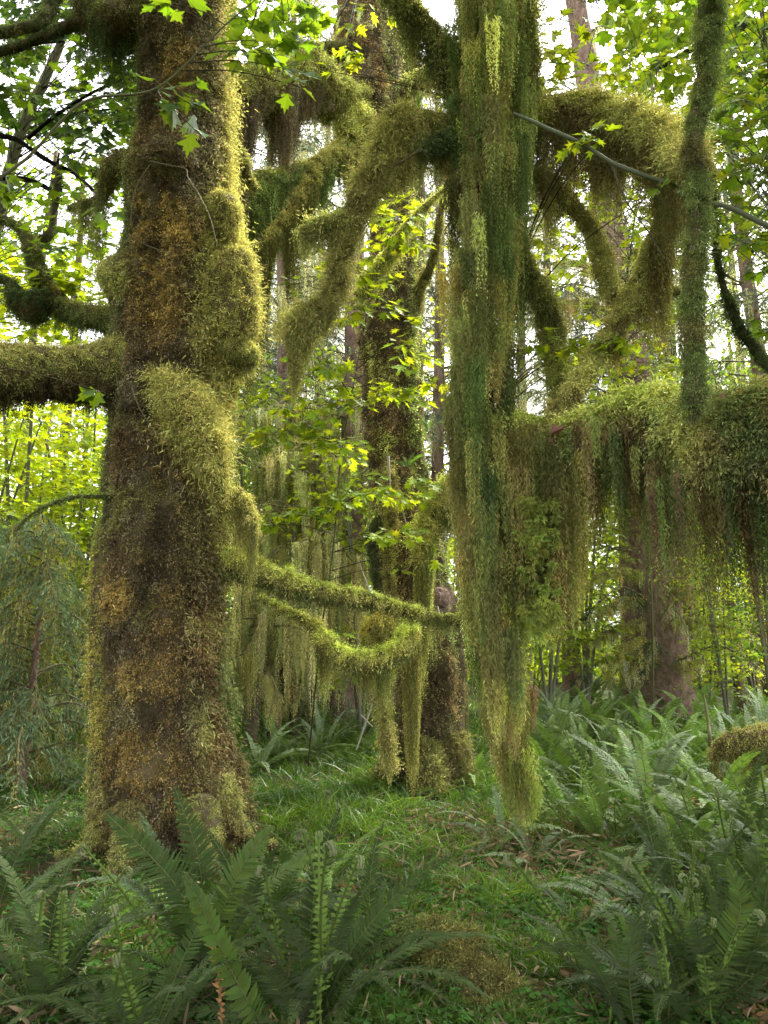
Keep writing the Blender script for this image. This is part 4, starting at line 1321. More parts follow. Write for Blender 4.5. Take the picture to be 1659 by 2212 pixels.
# overhanging branch with big leaves in front of the left trunk (a young maple that leans in from the left)
cl = []
for (px, py, d, rp, n) in [(345, 205, 4.3, 26, 4), (385, 225, 4.3, 34, 6), (425, 235, 4.3, 26, 4), (425, 285, 4.3, 16, 2), (400, 205, 4.3, 20, 3), (590, 120, 4.2, 30, 5), (620, 150, 4.2, 32, 5), (635, 185, 4.2, 26, 4),
                           (570, 90, 4.2, 24, 4), (545, 100, 4.2, 20, 3), (350, 5, 4.4, 28, 5), (385, 10, 4.4, 22, 3), (235, 462, 5.0, 20, 2), (215, 455, 5.0, 16, 2), (225, 848, 4.9, 14, 3)]:
    cl.append((px, py, d, rp, n, L_MID * 0.62))  # leaf green dimmed to look backlit: shade put into the colour
for (px, py) in [(520, 20), (560, 10), (600, 20), (640, 10), (660, 40), (590, 50), (630, 60), (545, 50), (680, 20), (520, 120), (540, 70), (615, 85)]:
    cl.append((px, py, 6.0 + rng.uniform(-0.3, 0.3), 34, 11, L_MID))
leafy_tree('bigleaf_maple_sapling', 'young maple with few broad leaves, reaching across the great trunk', 'tree', None,
           [(-2.9, 4.0, 0), W(-250, 900, 4.2), W(-120, 500, 4.2), W(60, 340, 4.2), W(180, 250, 4.2) + [0, 0.0, 0.1], W(340, 190, 4.3), W(480, 60, 4.3), W(600, -40, 4.4)], cl, L_MID * 0.8, 0.155, BIG, 0.014, 0.004, origin=(-2.9, 4.0, 0))
# young leaves hanging over the top centre and the upper right, from a second vine maple
cl = []
for (px, py, d, rp, n) in [(740, 20, 5, 22, 5), (760, 60, 5, 22, 6), (745, 100, 5, 24, 6), (775, 110, 5, 20, 5), (770, 140, 5, 18, 4), (725, 150, 5, 20, 4), (715, 155, 5, 10, 1), (705, 90, 5.4, 20, 4), (860, 15, 5.4, 22, 4), (790, 10, 5.4, 20, 4),
                           (1170, 50, 5.2, 30, 8), (1200, 80, 5.2, 34, 9), (1175, 110, 5.2, 30, 8), (1210, 130, 5.2, 34, 10), (1185, 160, 5.2, 34, 9), (1225, 170, 5.2, 30, 8), (1160, 140, 5.2, 30, 8), (1240, 110, 5.2, 26, 6), (1190, 195, 5.2, 24, 6), (1150, 90, 5.3, 24, 6),
                           (1150, 200, 5.3, 24, 6), (1265, 60, 5.6, 26, 7), (1300, 160, 6.0, 26, 8), (1330, 165, 6, 22, 6), (1270, 150, 5.6, 24, 6), (1270, 285, 3.9, 26, 5), (1300, 290, 3.9, 24, 4), (1250, 300, 3.9, 14, 2), (1240, 312, 3.9, 14, 2), (1155, 240, 4.6, 14, 3),
                           (1435, 405, 3.8, 20, 3), (1330, 360, 4.8, 22, 5), (1310, 395, 4.9, 22, 5), (1150, 740, 4.6, 30, 7), (1180, 725, 4.6, 26, 6), (1130, 765, 4.6, 22, 5), (1215, 730, 4.6, 30, 6), (1240, 745, 4.6, 24, 5), (1275, 740, 4.6, 26, 5), (1320, 735, 4.5, 30, 5), (1340, 725, 4.5, 24, 4), (1330, 750, 4.5, 20, 4), (1190, 540, 5.2, 18, 4), (1175, 520, 5.2, 16, 3)]:
    cl.append((px, py, d, rp, n))
leafy_tree('vine_maple', 'vine maple with single bright leaves hanging before the mossy arch at upper right', 'tree', 'vine maples in the understory',
           [on_ground(1100, 1660), W(1085, 1400, 6.3), W(1075, 1100, 6.0), W(1085, 850, 5.7), W(1110, 640, 5.5), W(1120, 400, 5.4), W(1150, 150, 5.3), W(1000, -40, 5.3), W(780, -40, 5.3)], cl, L_LIME * 0.9, 0.105, VINE, 0.022, 0.006, origin=on_ground(1100, 1660))
# the farther leafy screen at right
cl = []
for k in range(150):
    z = int(rng.integers(5))
    if z == 0:
        px, py = rng.uniform(1130, 1300), rng.uniform(360, 620)
    elif z == 1:
        px, py = rng.uniform(1370, 1470), rng.uniform(440, 830)
    elif z == 2:
        px, py = rng.uniform(1330, 1480), rng.uniform(20, 240)
    elif z == 3:
        px, py = rng.uniform(1230, 1480), rng.uniform(330, 500)
    else:
        px, py = rng.uniform(1200, 1450), rng.uniform(640, 850)
    cl.append((px, py, 8.5 + rng.uniform(-0.8, 1.5), 30, 12))
leafy_tree('vine_maple', 'tall leafy vine maple seen through the gaps below the mossy arch at right', 'tree', 'vine maples in the understory',
           [on_ground(1412, 1600), W(1400, 1200, 9.5), W(1330, 900, 9.3), W(1350, 650, 9.2), W(1380, 400, 9.2), W(1420, 150, 9.2), W(1430, 0, 9.2)], cl, L_LIME, 0.105, VINE, 0.018, 0.008)
cl = []
for k in range(130):
    px, py = rng.uniform(1530, 1720), rng.uniform(-40, 720)
    if 540 < py and px < 1620:
        continue
    if 620 < py and rng.random() < 0.5:
        continue
    cl.append((px, py, 4.6 + rng.uniform(-0.4, 1.6), 34, 9, L_MID if rng.random() < 0.65 else L_LIME * 0.8))
leafy_tree('vine_maple', 'vine maple with darker green leaves along the right edge, beyond the dark hanging limb', 'tree', 'vine maples in the understory',
           [(3.6, 5.6, 0), W(1780, 900, 5.6), W(1720, 600, 5.6), W(1680, 300, 5.6), W(1640, 0, 5.6), W(1600, -150, 5.6)], cl, L_MID, 0.10, VINE, 0.04, 0.01, origin=(3.6, 5.6, 0))
# left: crown of a bigleaf maple against the sky
cl = []
for k in range(270):
    z = rng.random()
    if z < 0.62:
        px, py = rng.uniform(-60, 310), rng.uniform(-60, 340)
        if math.hypot((px - 100) / 60, (py - 150) / 60) < 1 or math.hypot((px - 30) / 60, (py - 330) / 60) < 1:
            continue
    elif z < 0.85:
        px, py = rng.uniform(-40, 260), rng.uniform(330, 520)
        if rng.random() < 0.55:
            continue
    else:
        px, py = rng.uniform(-40, 260), rng.uniform(520, 760)
    cl.append((px, py, 7.2 + rng.uniform(-0.8, 1.5), 34, 12, (L_DARK if py < 330 and rng.random() < 0.75 else L_MID) if py < 540 else L_LIME))
tH = leafy_tree('bigleaf_maple', 'leafy maple crown against white sky at upper left, with dark bare limbs', 'tree', None,
                [(-5.6, 8.2, 0), W(-250, 1000, 8.0), W(-120, 700, 7.9), W(-20, 520, 7.8), W(40, 300, 7.8), W(120, 120, 7.8), W(200, -60, 7.8)], cl, L_DARK, 0.14, BIG, 0.14, 0.03, origin=(-5.6, 8.2, 0))
mb = MB()
for pts, r0 in [([(-40, 290), (30, 300), (100, 345), (160, 375), (200, 410), (235, 450)], 0.035), ([(-40, 385), (40, 385), (90, 400), (130, 420), (125, 360), (128, 330)], 0.035), ([(60, 300), (120, 250), (200, 200), (270, 170)], 0.02), ([(0, 60), (60, 90), (140, 90)], 0.03)]:
    twig(mb, [W(a, b, 7.0) for a, b in pts], r0, 0.010, (0.07, 0.06, 0.04), 40, 8, 0.3)
mb.build('limb', M_BARK, tH)
exec_t('near leaves')

# ------------------------------------------------------------------ template understory trees, copied
def vine_template(seed, h=5.0, n=110, c=L_LIME, size=0.10, spread=2.2, per=13):
    t = empty('vine_maple', (0, 0, 0))
    mbT, mbL = MB(), MB()
    st = []
    for k in range(4):
        a = rng.uniform(0, 2 * PI)
        e = np.array([math.cos(a), math.sin(a), 0]) * spread * rng.uniform(0.2, 0.8)
        P = [(0, 0, 0), e * 0.25 + [0, 0, h * 0.35], e * 0.6 + [0, 0, h * 0.7], e + [0, 0, h * rng.uniform(0.85, 1.05)]]
        st.append(twig(mbT, P, 0.035, 0.010, (0.13, 0.13, 0.09), 24, 6, 0.15))
    for k in range(n):
        s = st[int(rng.integers(4))]
        i = int(rng.integers(4, 24))
        a = rng.uniform(0, 2 * PI)
        L = rng.uniform(0.5, 1.3) * spread / 2.2
        b = s.C[i] + np.array([math.cos(a) * L, math.sin(a) * L, rng.uniform(-0.15, 0.25)])
        cc = c * rng.uniform(0.75, 1.2)
        spray(mbL, mbT, s.C[i], b, per, size, cc, FARL, 0.4, 0.3, tw=False)
    mbT.build('trunk', M_WOOD, t)
    mbL.build('crown', M_MAPLE, t)
    return t


def copies(tpls, spots, group, cat, labf, sc=(0.8, 1.2)):
    used = set()
    for k, (x, y) in enumerate(spots):
        j = int(rng.integers(len(tpls)))
        t = tpls[j] if j not in used else copy_tree(tpls[j])
        used.add(j)
        t.location = (x, y, gz(x, y) - 0.05)
        t.rotation_euler = (0, 0, rng.uniform(0, 6.28))
        s = rng.uniform(*sc)
        t.scale = (s, s, s)
        tag(t, labf(x, y, k), cat, group)
    for j, t in enumerate(tpls):
        if j not in used:
            for ch in list(t.children):
                bpy.data.objects.remove(ch)
            bpy.data.objects.remove(t)


def at(px, d):
    q = W(px, 1402, d)
    return (q[0], d)


vt = [vine_template(1, 4.5, 150), vine_template(2, 5.5, 150, L_LIME * 0.85), vine_template(3, 3.6, 120, L_LIME * 1.1), vine_template(4, 6.5, 170, L_MID * 1.2)]
spots = [at(40, 10.5), at(150, 11), at(215, 12), at(90, 12.5), at(-20, 12), at(180, 14), at(-60, 13), at(90, 15), at(210, 16), at(250, 13), at(0, 18), at(140, 20), at(-100, 10)]
copies(vt[:3], spots, 'lime vine maples left of the great trunk', 'tree', lambda x, y, k: 'lime green vine maple in the sunlit thicket left of the great mossy trunk', (0.9, 1.25))
vt2 = [copy_tree(vt[0]), copy_tree(vt[1]), copy_tree(vt[2]), vt[3]]
spots = [at(555, 13.5), at(660, 14), at(780, 13), at(600, 15), at(530, 15), at(700, 17), at(820, 17), at(520, 17), at(640, 24), at(740, 26), at(560, 16), at(620, 19), at(680, 20), at(540, 22), at(800, 20), at(590, 27), at(860, 24), at(960, 21), at(700, 30), at(760, 33), at(1010, 28)]
copies(vt2, spots, 'vine maples behind the glade', 'tree', lambda x, y, k: 'bright green vine maple in the woods between the left and middle trunks', (0.9, 1.3))
vt3 = [copy_tree(x) for x in vt2]
spots = [at(1180, 15), at(1260, 16), at(1560, 15), at(1660, 14), at(1150, 22), at(1230, 26), at(1260, 20), at(1340, 32), at(1510, 26), at(1560, 26), at(1620, 20), at(1680, 24), at(1460, 33), at(1580, 34), at(1200, 34), at(1740, 18), at(1520, 17)]
copies(vt3, spots, 'vine maples behind the fern bed', 'tree', lambda x, y, k: 'green vine maple in the woods beyond the fern bed at right', (0.8, 1.2))
exec_t('vine maples')


# ------------------------------------------------------------------ conifers
def conifer(name, h, r, n=120, blen=2.5, h0=1.0, needle=1.0, lich=1.8, c=(0.035, 0.06, 0.03), lc=C_LICH, droop=0.5, bark=None, dens=1.0, nw=0.02, up=None, ll=0.35, drop=0.6, dead=0.0, taper=0.9, lean=0.0):
    t = empty(name, (0, 0, 0))
    P = np.array([(0, 0, -0.2), (0, 0, 0.4), (0.01 * h, 0, h * 0.3), (0.01 * h, 0.01 * h, h * 0.65), (0, 0, h)])
    P[:, 0] -= lean * P[:, 2]
    tb = Tube(P, np.array([r * 1.7, r * 1.25, r * 0.9, r * 0.6, r * 0.2]), 80, 24, 0.12, 3, 5)
    mb = MB()
    tb.mesh(mb, np.array([1.0, 1.0, 1.0]))
    tk = mb.build('trunk', bark or M_SPRUCE, t, smooth=True)
    mbB, mbN, mbL = MB(), MB(), MB()
    for k in range(n):
        z = h0 + (h - h0) * (k + rng.random()) / n
        f = 1 - taper * (z / h)
        L = blen * (0.35 + 0.65 * f) * rng.uniform(0.6, 1.15)
        a = rng.uniform(0, 2 * PI)
        dr = np.array([math.cos(a), math.sin(a), 0])
        i = int(np.argmin(abs(tb.C[:, 2] - z)))
        p0 = tb.C[i] + dr * tb.r[i] * 0.8
        isdead = rng.random() < dead
        P = [p0, p0 + dr * L * 0.4 + [0, 0, 0.10 * L], p0 + dr * L * 0.75 + [0, 0, -droop * 0.10 * L], p0 + dr * L + [rng.normal(0, 0.1), rng.normal(0, 0.1), -droop * 0.42 * L]]
        b = twig(mbB, P, 0.008 + 0.007 * L, 0.003, (0.13, 0.12, 0.07), 14, 5, 0.2)
        nb = max(4, int(L * 22 * dens))
        u = rng.uniform(0.12, 1.0, nb)
        q = b.C[np.clip((u * 13).astype(int), 0, 13)] + (b.T * 0.5)[np.clip((u * 13).astype(int), 0, 13)] * 0.1
        sd = unit(np.cross(b.T[7], [0, 0, 1.0]))
        if needle > 0 and not isdead:
            sl = (0.55 * L * (1.05 - u) + 0.12) * rng.uniform(0.6, 1.1, nb)
            sg = np.where(rng.random(nb) < 0.5, -1, 1)[:, None]
            dd = unit(sd * sg + b.T[7] * 0.7 + [0, 0, -0.35] + rnd(nb) * 0.15)
            # each shoot: a row of little needle ribbons
            m = 9
            for s in range(m):
                tt_ = (s + rng.random(nb)) / m
                pp = q + dd * (sl * tt_)[:, None] + np.array([0, 0, -1.0]) * (sl * 0.35 * tt_ ** 2 * drop)[:, None]
                d2 = unit(dd + rnd(nb) * 0.5 + [0, 0, -0.5 * drop])
                ribbons(mbN, pp, d2, sl * 0.26 * (1.15 - tt_) + 0.035, nw, jit(np.array(c), nb, 0.25), None, None, 1, 1.1)
        if lich > 0:
            m = int(nb * lich)
            u = rng.uniform(0.05, 1.0, m)
            q = b.C[np.clip((u * 13).astype(int), 0, 13)]
            strands(mbL, q + rnd(m) * 0.03, rng.uniform(0.15, 1.0, m) ** 1.6 * ll * rng.uniform(0.4, 1.3), lc * rng.uniform(0.7, 1.1), 0.035, 0.055, 0.016, 0.6, 0.06)
    tag(mbB.build('boughs', M_WOOD, t), kind='stuff')
    mbN.build('foliage', M_NEEDLE, t) if needle > 0 else None
    mbL.build('hanging_moss', M_LICHEN, t) if lich > 0 else None
    return t


def put(t, px, d, label, cat='tree', group=None, s=1.0, rz=0.0, z=None):
    x, y = at(px, d)
    t.location = (x, y, gz(x, y) - 0.05 if z is None else z)
    t.rotation_euler = (0, 0, rz)
    t.scale = (s, s, s)
    tag(t, label, cat, group)
    return t


cA = conifer('spruce', 19, 0.28, 120, 2.4, 1.6, needle=1, lich=2.2, c=(0.07, 0.09, 0.05), dead=0.75, ll=0.7, dens=0.8)
put(cA, 738, 15, 'straight reddish spruce trunk between the left and middle maples, hung with pale moss', 'tree', 'spruces in the woods', 1.0, 0.0)
cB = conifer('spruce', 26, 0.50, 170, 3.2, 0.8, needle=1, lich=1.6, c=(0.07, 0.09, 0.05), dead=0.85, ll=0.45, dens=0.7, lean=0.07)
put(cB, 1432, 17, 'thick reddish spruce trunk bristling with mossy dead limbs beyond the fern bed', 'tree', 'spruces in the woods', 1.0, 0.0)
cC = conifer('hemlock', 17, 0.17, 120, 2.6, 4.6, needle=1, lich=1.8, c=(0.11, 0.13, 0.10), dead=0.15, ll=0.7, dens=1.3, droop=1.0)
put(cC, 610, 15.5, 'grey green hemlock hung with lichen behind the pair of sloping mossy limbs', 'tree', 'hemlocks', 1.1, 2.0)
c3 = copy_tree(cC)
put(c3, 960, 14.0, 'lichen hung hemlock just right of the middle maple, behind the hanging column', 'tree', 'hemlocks', 0.85, 4.0)
c4 = copy_tree(cC)
put(c4, 1360, 19.0, 'tall hemlock rising above the mossy arch against the sky', 'tree', 'hemlocks', 1.15, 5.0)
c5 = copy_tree(cC)
put(c5, 1690, 14.0, 'dark hemlock crown at the right edge above the veils of moss', 'tree', 'hemlocks', 1.1, 0.5)
cD = conifer('hemlock', 3.1, 0.05, 85, 1.35, 0.25, needle=1, lich=2.2, c=(0.13, 0.18, 0.10), dead=0.15, ll=0.45, dens=1.3, droop=1.0, lc=C_YEL * 0.8, nw=0.016)
put(cD, 70, 8.6, 'young feathery hemlock with drooping boughs and brown moss left of the great trunk', 'tree', 'hemlocks', 1.0, 0.3)
c7 = copy_tree(cD)
put(c7, -60, 9.5, 'young hemlock cut off by the left edge, behind the feathery one', 'tree', 'hemlocks', 1.05, 2.3)
for px, d, sc_, rz_, lab in [(545, 18, 1.0, 0.7, 'hemlock directly right of the great trunk, above the low mossy limb'), (700, 21, 1.2, 2.9, 'pale hemlock crown behind the sloping limbs of the middle maple'), (1230, 20, 1.1, 1.1, 'hemlock crown seen just right of the hanging column'),
                               (1500, 21, 1.2, 3.3, 'hemlock crown seen left of the dark twisting limb at right'), (900, 26, 1.4, 4.4, 'far hemlock crown right of the middle maple top'), (1130, 27, 1.4, 5.2, 'far hemlock hidden mostly by the hanging column')]:
    put(copy_tree(cC), px, d, lab, 'tree', 'hemlocks', sc_, rz_)
# draped boughs of the two spruces
def bough(parent, pts, seed, L=0.9, n=60, rr=0.0, c=None):
    c = C_LICH if c is None else c
    P, r = px_path(pts)
    tb = Tube(P, r, 40, 8, 0.35, 3, seed)
    mb = MB()
    tb.mesh(mb, np.array((0.16, 0.15, 0.08)))
    bo = mb.build('bough', M_WOOD, parent)
    mb = MB()
    p, nr, u = tb.sample(1600)
    coat(mb, p, nr, C_YEL * 0.75, 0.08, 0.02)
    i = rng.integers(2, 40, n)
    q = tb.C[i] + rnd(n) * [0.15, 0.15, 0.02]
    tongues(mb, q, L * rng.uniform(0.25, 1.0, n) * (0.5 + 0.8 * vnoise(q, 2.5, seed)), 0.09, 22, mixc(c, C_YEL * 0.9, rng.random(n)), 0.045, 0.06, 0.017, 0.5, 0.04, 0.7)
    mb.build('hanging_moss', M_LICHEN, bo)


for k, pts in enumerate([[(735, 985, 14.9, 5), (680, 950, 14.0, 4.5), (620, 965, 13.2, 4), (560, 1010, 12.6, 3)], [(735, 1065, 14.9, 5), (670, 1035, 14.0, 4.5), (610, 1045, 13.4, 4), (545, 1095, 13.0, 3)],
                         [(735, 900, 14.9, 5), (650, 880, 14.0, 4.5), (580, 885, 13.4, 4), (510, 900, 13.0, 3)], [(735, 1130, 14.9, 5), (690, 1110, 14.2, 4.5), (640, 1140, 13.6, 4), (590, 1190, 13.2, 3)],
                         [(745, 850, 15, 4), (800, 835, 14.5, 4), (850, 860, 14.2, 3)], [(745, 980, 15, 4), (790, 960, 14.5, 4), (830, 985, 14.2, 3)], [(745, 1180, 15, 4), (785, 1165, 14.6, 4), (810, 1190, 14.2, 3)],
                         [(735, 700, 14.9, 5), (680, 670, 14.2, 4), (620, 680, 13.8, 4), (590, 720, 13.4, 3)], [(740, 1330, 14.9, 4), (690, 1320, 14.3, 4), (640, 1360, 13.9, 3)]]):
    bough(cA, pts, 500 + k, 1.5 if k < 4 else 1.0, 70 if k < 4 else 34)
for k, pts in enumerate([[(1385, 1290, 16.6, 5), (1340, 1300, 16, 4.5), (1290, 1330, 15.6, 3)], [(1390, 1340, 16.6, 5), (1330, 1360, 16, 4.5), (1270, 1385, 15.6, 3)], [(1390, 1380, 16.6, 5), (1350, 1400, 16.2, 4.5), (1320, 1440, 16, 3)],
                         [(1395, 1420, 16.6, 5), (1365, 1430, 16.2, 4.5), (1345, 1480, 16, 3)], [(1450, 1335, 16.6, 6), (1500, 1340, 16, 5.5), (1560, 1352, 15.6, 5), (1620, 1362, 15.2, 4)], [(1450, 1260, 16.6, 5), (1500, 1270, 16, 4.5), (1540, 1250, 15.6, 3)],
                         [(1380, 1240, 16.6, 5), (1330, 1230, 16, 4), (1280, 1250, 15.6, 3)], [(1460, 1420, 16.6, 4), (1500, 1440, 16, 3)], [(1340, 700, 16.6, 5), (1270, 650, 15.8, 4), (1200, 660, 15.2, 3)], [(1340, 620, 16.6, 5), (1260, 570, 15.8, 4), (1190, 570, 15.2, 3)],
                         [(1345, 560, 16.6, 5), (1400, 530, 16, 4), (1440, 540, 15.6, 3)], [(1340, 780, 16.6, 5), (1270, 760, 16, 4), (1210, 790, 15.6, 3)]]):
    bough(cB, pts, 520 + k, 0.55 if k < 8 else 1.0, 34)
# leaning snags dressed in long moss between the trunks
def snag(px, d, lean, h, nb, label):
    x, y = at(px, d)
    t = empty('mossy_snag', (x, y, gz(x, y)))
    tag(t, label, 'snag', 'moss-draped snags')
    b0 = np.array([x, y, gz(x, y)])
    mbT, mbL = MB(), MB()
    P = [b0, b0 + [lean * 0.3, 0, h * 0.35], b0 + [lean * 0.75, 0.1, h * 0.7], b0 + [lean, 0.2, h]]
    tb = twig(mbT, P, 0.10, 0.03, (0.09, 0.07, 0.045), 40, 10, 0.3)
    for k in range(nb):
        i = int(rng.integers(8, 39))
        a = rng.uniform(0, 2 * PI)
        L = rng.uniform(0.4, 1.3)
        e = tb.C[i] + np.array([math.cos(a) * L, math.sin(a) * L, rng.uniform(-0.6, 0.15) * L])
        b = twig(mbT, [tb.C[i], (tb.C[i] + e) / 2 + [0, 0, 0.12], e], 0.025, 0.008, (0.12, 0.11, 0.05), 10, 5, 0.3)
        m = 8
        q = b.C[rng.integers(1, 10, m)]
        tongues(mbL, q, rng.uniform(0.4, 1.3, m) * np.clip(q[:, 2] * 0.6, 0.2, 1), 0.07, 20, mixc(C_LICH * 1.0, C_YEL * 0.75, rng.random(m)), 0.04, 0.05, 0.013, 0.5, 0.03, 0.7)
        coat(mbL, b.C[rng.integers(0, 10, 60)], unit(rnd(60)), C_YEL * 0.8, 0.05, 0.014)
    coat(mbL, tb.C[rng.integers(0, 40, 900)] + rnd(900) * 0.03, unit(rnd(900)), C_OLIVE * 1.2, 0.06, 0.014)
    mbT.build('trunk', M_WOOD, t)
    mbL.build('hanging_moss', M_LICHEN, t)
    return t


snag(545, 11.5, 0.35, 2.6, 22, 'leaning snag close beside the left trunk, thick with hanging moss')
snag(590, 12.0, 0.75, 3.6, 30, 'leaning snag with yellow moss curtains above the bluish ferns')
snag(640, 12.6, -0.1, 4.0, 34, 'straightest of the moss-curtained snags, just left of the reddish spruce')
snag(665, 13.0, 0.05, 5.2, 44, 'tallest moss-curtained snag, its boughs spreading like an umbrella')
exec_t('conifers')

# thin straight alders deep in the woods
def alder(h, r, seed):
    t = empty('alder', (0, 0, 0))
    mb = MB()
    P = np.array([(0, 0, -0.1), (0.1 * math.sin(seed), 0, h * 0.3), (0.25 * math.sin(seed * 2), 0.1, h * 0.65), (0.4 * math.sin(seed), 0, h)])
    tb = Tube(P, np.array([r * 1.2, r, r * 0.75, r * 0.4]), 40, 10, 0.12, 5, seed)
    tb.mesh(mb, np.array([1.4, 1.5, 1.2]))
    mb.build('trunk', M_BARK, t, smooth=True)
    mbL, mbT, mbH = MB(), MB(), MB()
    for k in range(70):
        i = int(rng.integers(14, 40))
        a = rng.uniform(0, 2 * PI)
        L = rng.uniform(0.6, 2.0)
        b = tb.C[i] + np.array([math.cos(a) * L, math.sin(a) * L, rng.uniform(-0.2, 0.8)])
        spray(mbL, mbT, tb.C[i], b, 12, 0.14, L_MID * rng.uniform(0.8, 1.5), FARL, 0.4, 0.5, tw=True) if k % 3 == 0 else spray(mbL, mbT, tb.C[i], b, 12, 0.14, L_MID * rng.uniform(0.8, 1.5), FARL, 0.4, 0.5, tw=False)
    p, nr, u = tb.sample(1800)
    strands(mbH, p, rng.uniform(0.05, 0.22, len(p)), C_OLIVE * 1.1, 0.06, 0.07, 0.02)
    tag(mbT.build('boughs', M_WOOD, t), kind='stuff')
    mbL.build('crown', M_MAPLE, t)
    mbH.build('hanging_moss', M_LICHEN, t)
    return t


al = [alder(13, 0.11, 1), alder(11, 0.08, 2), alder(15, 0.14, 3)]
al2 = [copy_tree(x) for x in al]
spots = [at(1500, 20), at(1545, 24), at(1590, 18), at(1625, 26), at(1655, 21), at(1240, 30), at(1530, 33), at(1700, 28), at(1640, 34)]
copies(al, spots, 'alder trunks in the woods at right', 'tree', lambda x, y, k: 'thin mossy alder trunk standing in the woods beyond the fern bed', (0.85, 1.2))
spots = [at(100, 17), at(20, 22), at(215, 19), at(535, 28), at(610, 33), at(150, 28)]
copies(al2, spots, 'alder trunks in the woods at left', 'tree', lambda x, y, k: 'thin alder trunk in the bright woods between or left of the maples', (0.85, 1.2))

# the woods that close the view
def far_woods():
    mb = MB()
    N = 150000
    a = rng.uniform(-0.75, 0.75, N)
    d = rng.uniform(30, 60, N)
    x, y = d * np.tan(a), d
    z = rng.random(N) ** 0.9 * 15
    p = np.stack([x, y, z], 1)
    dn = fbm(p * [1, 1, 1.4], 0.28, 3, 201)
    k = (dn + 0.14 * (1 - z / 9) > 0.50)
    p = p[k]
    n = len(p)
    cc = mixc(L_MID * 1.3, L_LIME * 1.15, sstep(fbm(p, 0.2, 2, 203), 0.35, 0.6))
    cc = mixc(cc, np.array([0.06, 0.085, 0.045]), (fbm(p, 0.13, 2, 204) > 0.55) * 0.8)
    d1 = unit(rnd(n) * [1, 1, 0.4])
    leaves(mb, p, d1, unit(rnd(n) * 0.5 + [0, -0.7, 1.0]), rng.uniform(0.22, 0.5, n), cc, FARL)
    o = mb.build('far_woods', M_MAPLE)
    tag(o, 'bright mass of distant leaves closing the view between the trunks', 'woods', None, 'stuff')


far_woods()
exec_t('far woods')


# ------------------------------------------------------------------ unseen maples, added to shade the foreground
def shade_tree(x, y, h, r, n, label):
    t = empty('bigleaf_maple', (x, y, 0))  # added tree out of view, there only to cast shade
    tag(t, label, 'tree')
    mbT, mbL = MB(), MB()
    tb = twig(mbT, [(x, y, -0.2), (x, y, h * 0.5), (x, y, h)], 0.35, 0.1, (0.10, 0.08, 0.05), 30, 12, 0.2)
    for k in range(9):
        a = k * 0.7 + rng.uniform(-0.2, 0.2)
        twig(mbT, [(x, y, h * 0.6), (x + math.cos(a) * r * 0.5, y + math.sin(a) * r * 0.5, h * 0.9), (x + math.cos(a) * r, y + math.sin(a) * r, h * 0.95)], 0.12, 0.03, (0.10, 0.08, 0.05), 20, 8, 0.2)
    a, q = rng.uniform(0, 2 * PI, n), np.sqrt(rng.random(n)) * r
    p = np.stack([x + np.cos(a) * q, y + np.sin(a) * q, h + rng.normal(0, 0.7, n) - 0.04 * q * q], 1)
    k = fbm(p, 0.6, 2, 77) > 0.42
    p = p[k]
    leaves(mbL, p, unit(rnd(len(p)) * [1, 1, 0.3]), unit(rnd(len(p)) * 0.4 + [0, 0, 1.0]), rng.uniform(0.16, 0.3, len(p)), L_MID, BIG)
    mbT.build('trunk', M_BARK, t)
    mbL.build('crown', M_MAPLE, t)



shade_tree(7.0, 7.6, 11.5, 4.2, 6000, 'added shade maple right of the view, its crown above and out of the picture')
shade_tree(-4.2, 0.2, 8.5, 4.6, 8000, 'unseen maple added left of the viewer to shade the foreground ferns')
shade_tree(4.6, -0.3, 9.0, 4.6, 8000, 'unseen maple added right of the viewer to shade the foreground ferns')

# ------------------------------------------------------------------ sword ferns
F_DK = np.array([0.038, 0.062, 0.016])
F_MD = np.array([0.078, 0.120, 0.028])
F_BL = np.array([0.135, 0.180, 0.095])
F_LT = np.array([0.140, 0.220, 0.050])


def frond(mb, P, wid=0.09, pairs=34, c=F_DK, hint=(0, 0, 1), roll=0.0, t0=0.10, rach=(0.13, 0.14, 0.05), thick=0.9, wob=0.06, segs=3, r0=0.004, fwd=0.30, cup=0.15):
    C = catmull(P, 40)
    T = unit(np.gradient(C, axis=0))
    L = np.linalg.norm(np.diff(C, axis=0), axis=1).sum()
    h = np.asarray(hint, float)
    S = unit(np.cross(T, h + 1e-4))
    N = np.cross(S, T)
    S, N = S * math.cos(roll) + N * math.sin(roll), N * math.cos(roll) - S * math.sin(roll)
    t = np.linspace(t0, 0.985, pairs)
    prof = np.minimum(1, 0.50 + 2.6 * (t - t0)) * (1 - ((t - 0.35).clip(0) / 0.68) ** 1.8) + 0.05
    sp = L * (0.985 - t0) / pairs
    for sg in (-1, 1):
        tt_ = np.clip(t + sg * 0.25 / pairs + rng.normal(0, 0.12 / pairs, pairs), 0, 0.999)
        i = tt_ * 39
        i0 = i.astype(int).clip(0, 38)
        f = (i - i0)[:, None]
        b = C[i0] * (1 - f) + C[i0 + 1] * f
        Tt, St, Nt = T[i0], S[i0], N[i0]
        al = (fwd + 0.45 * t ** 2)[:, None]
        d = unit(St * sg * np.cos(al) + Tt * np.sin(al) + Nt * cup + rnd(pairs) * wob)
        wd = unit(np.cross(d, Nt + rnd(pairs) * 0.15))
        ln = wid * prof * rng.uniform(0.9, 1.08, pairs)
        bend = (Tt * 0.10 - Nt * 0.16) * ln[:, None] + np.array([0, 0, -0.06]) * ln[:, None]
        ribbons(mb, b, d, ln, np.full(pairs, sp * thick), jit(c, pairs, 0.10), bend, wd, segs, 1.12, [0.75, 1.0, 0.72][:segs])
    tb = Tube(C, np.linspace(r0, 0.0012, 40), 16, 4, 0, 1, cap=False)
    tb.mesh(mb, np.array(rach))


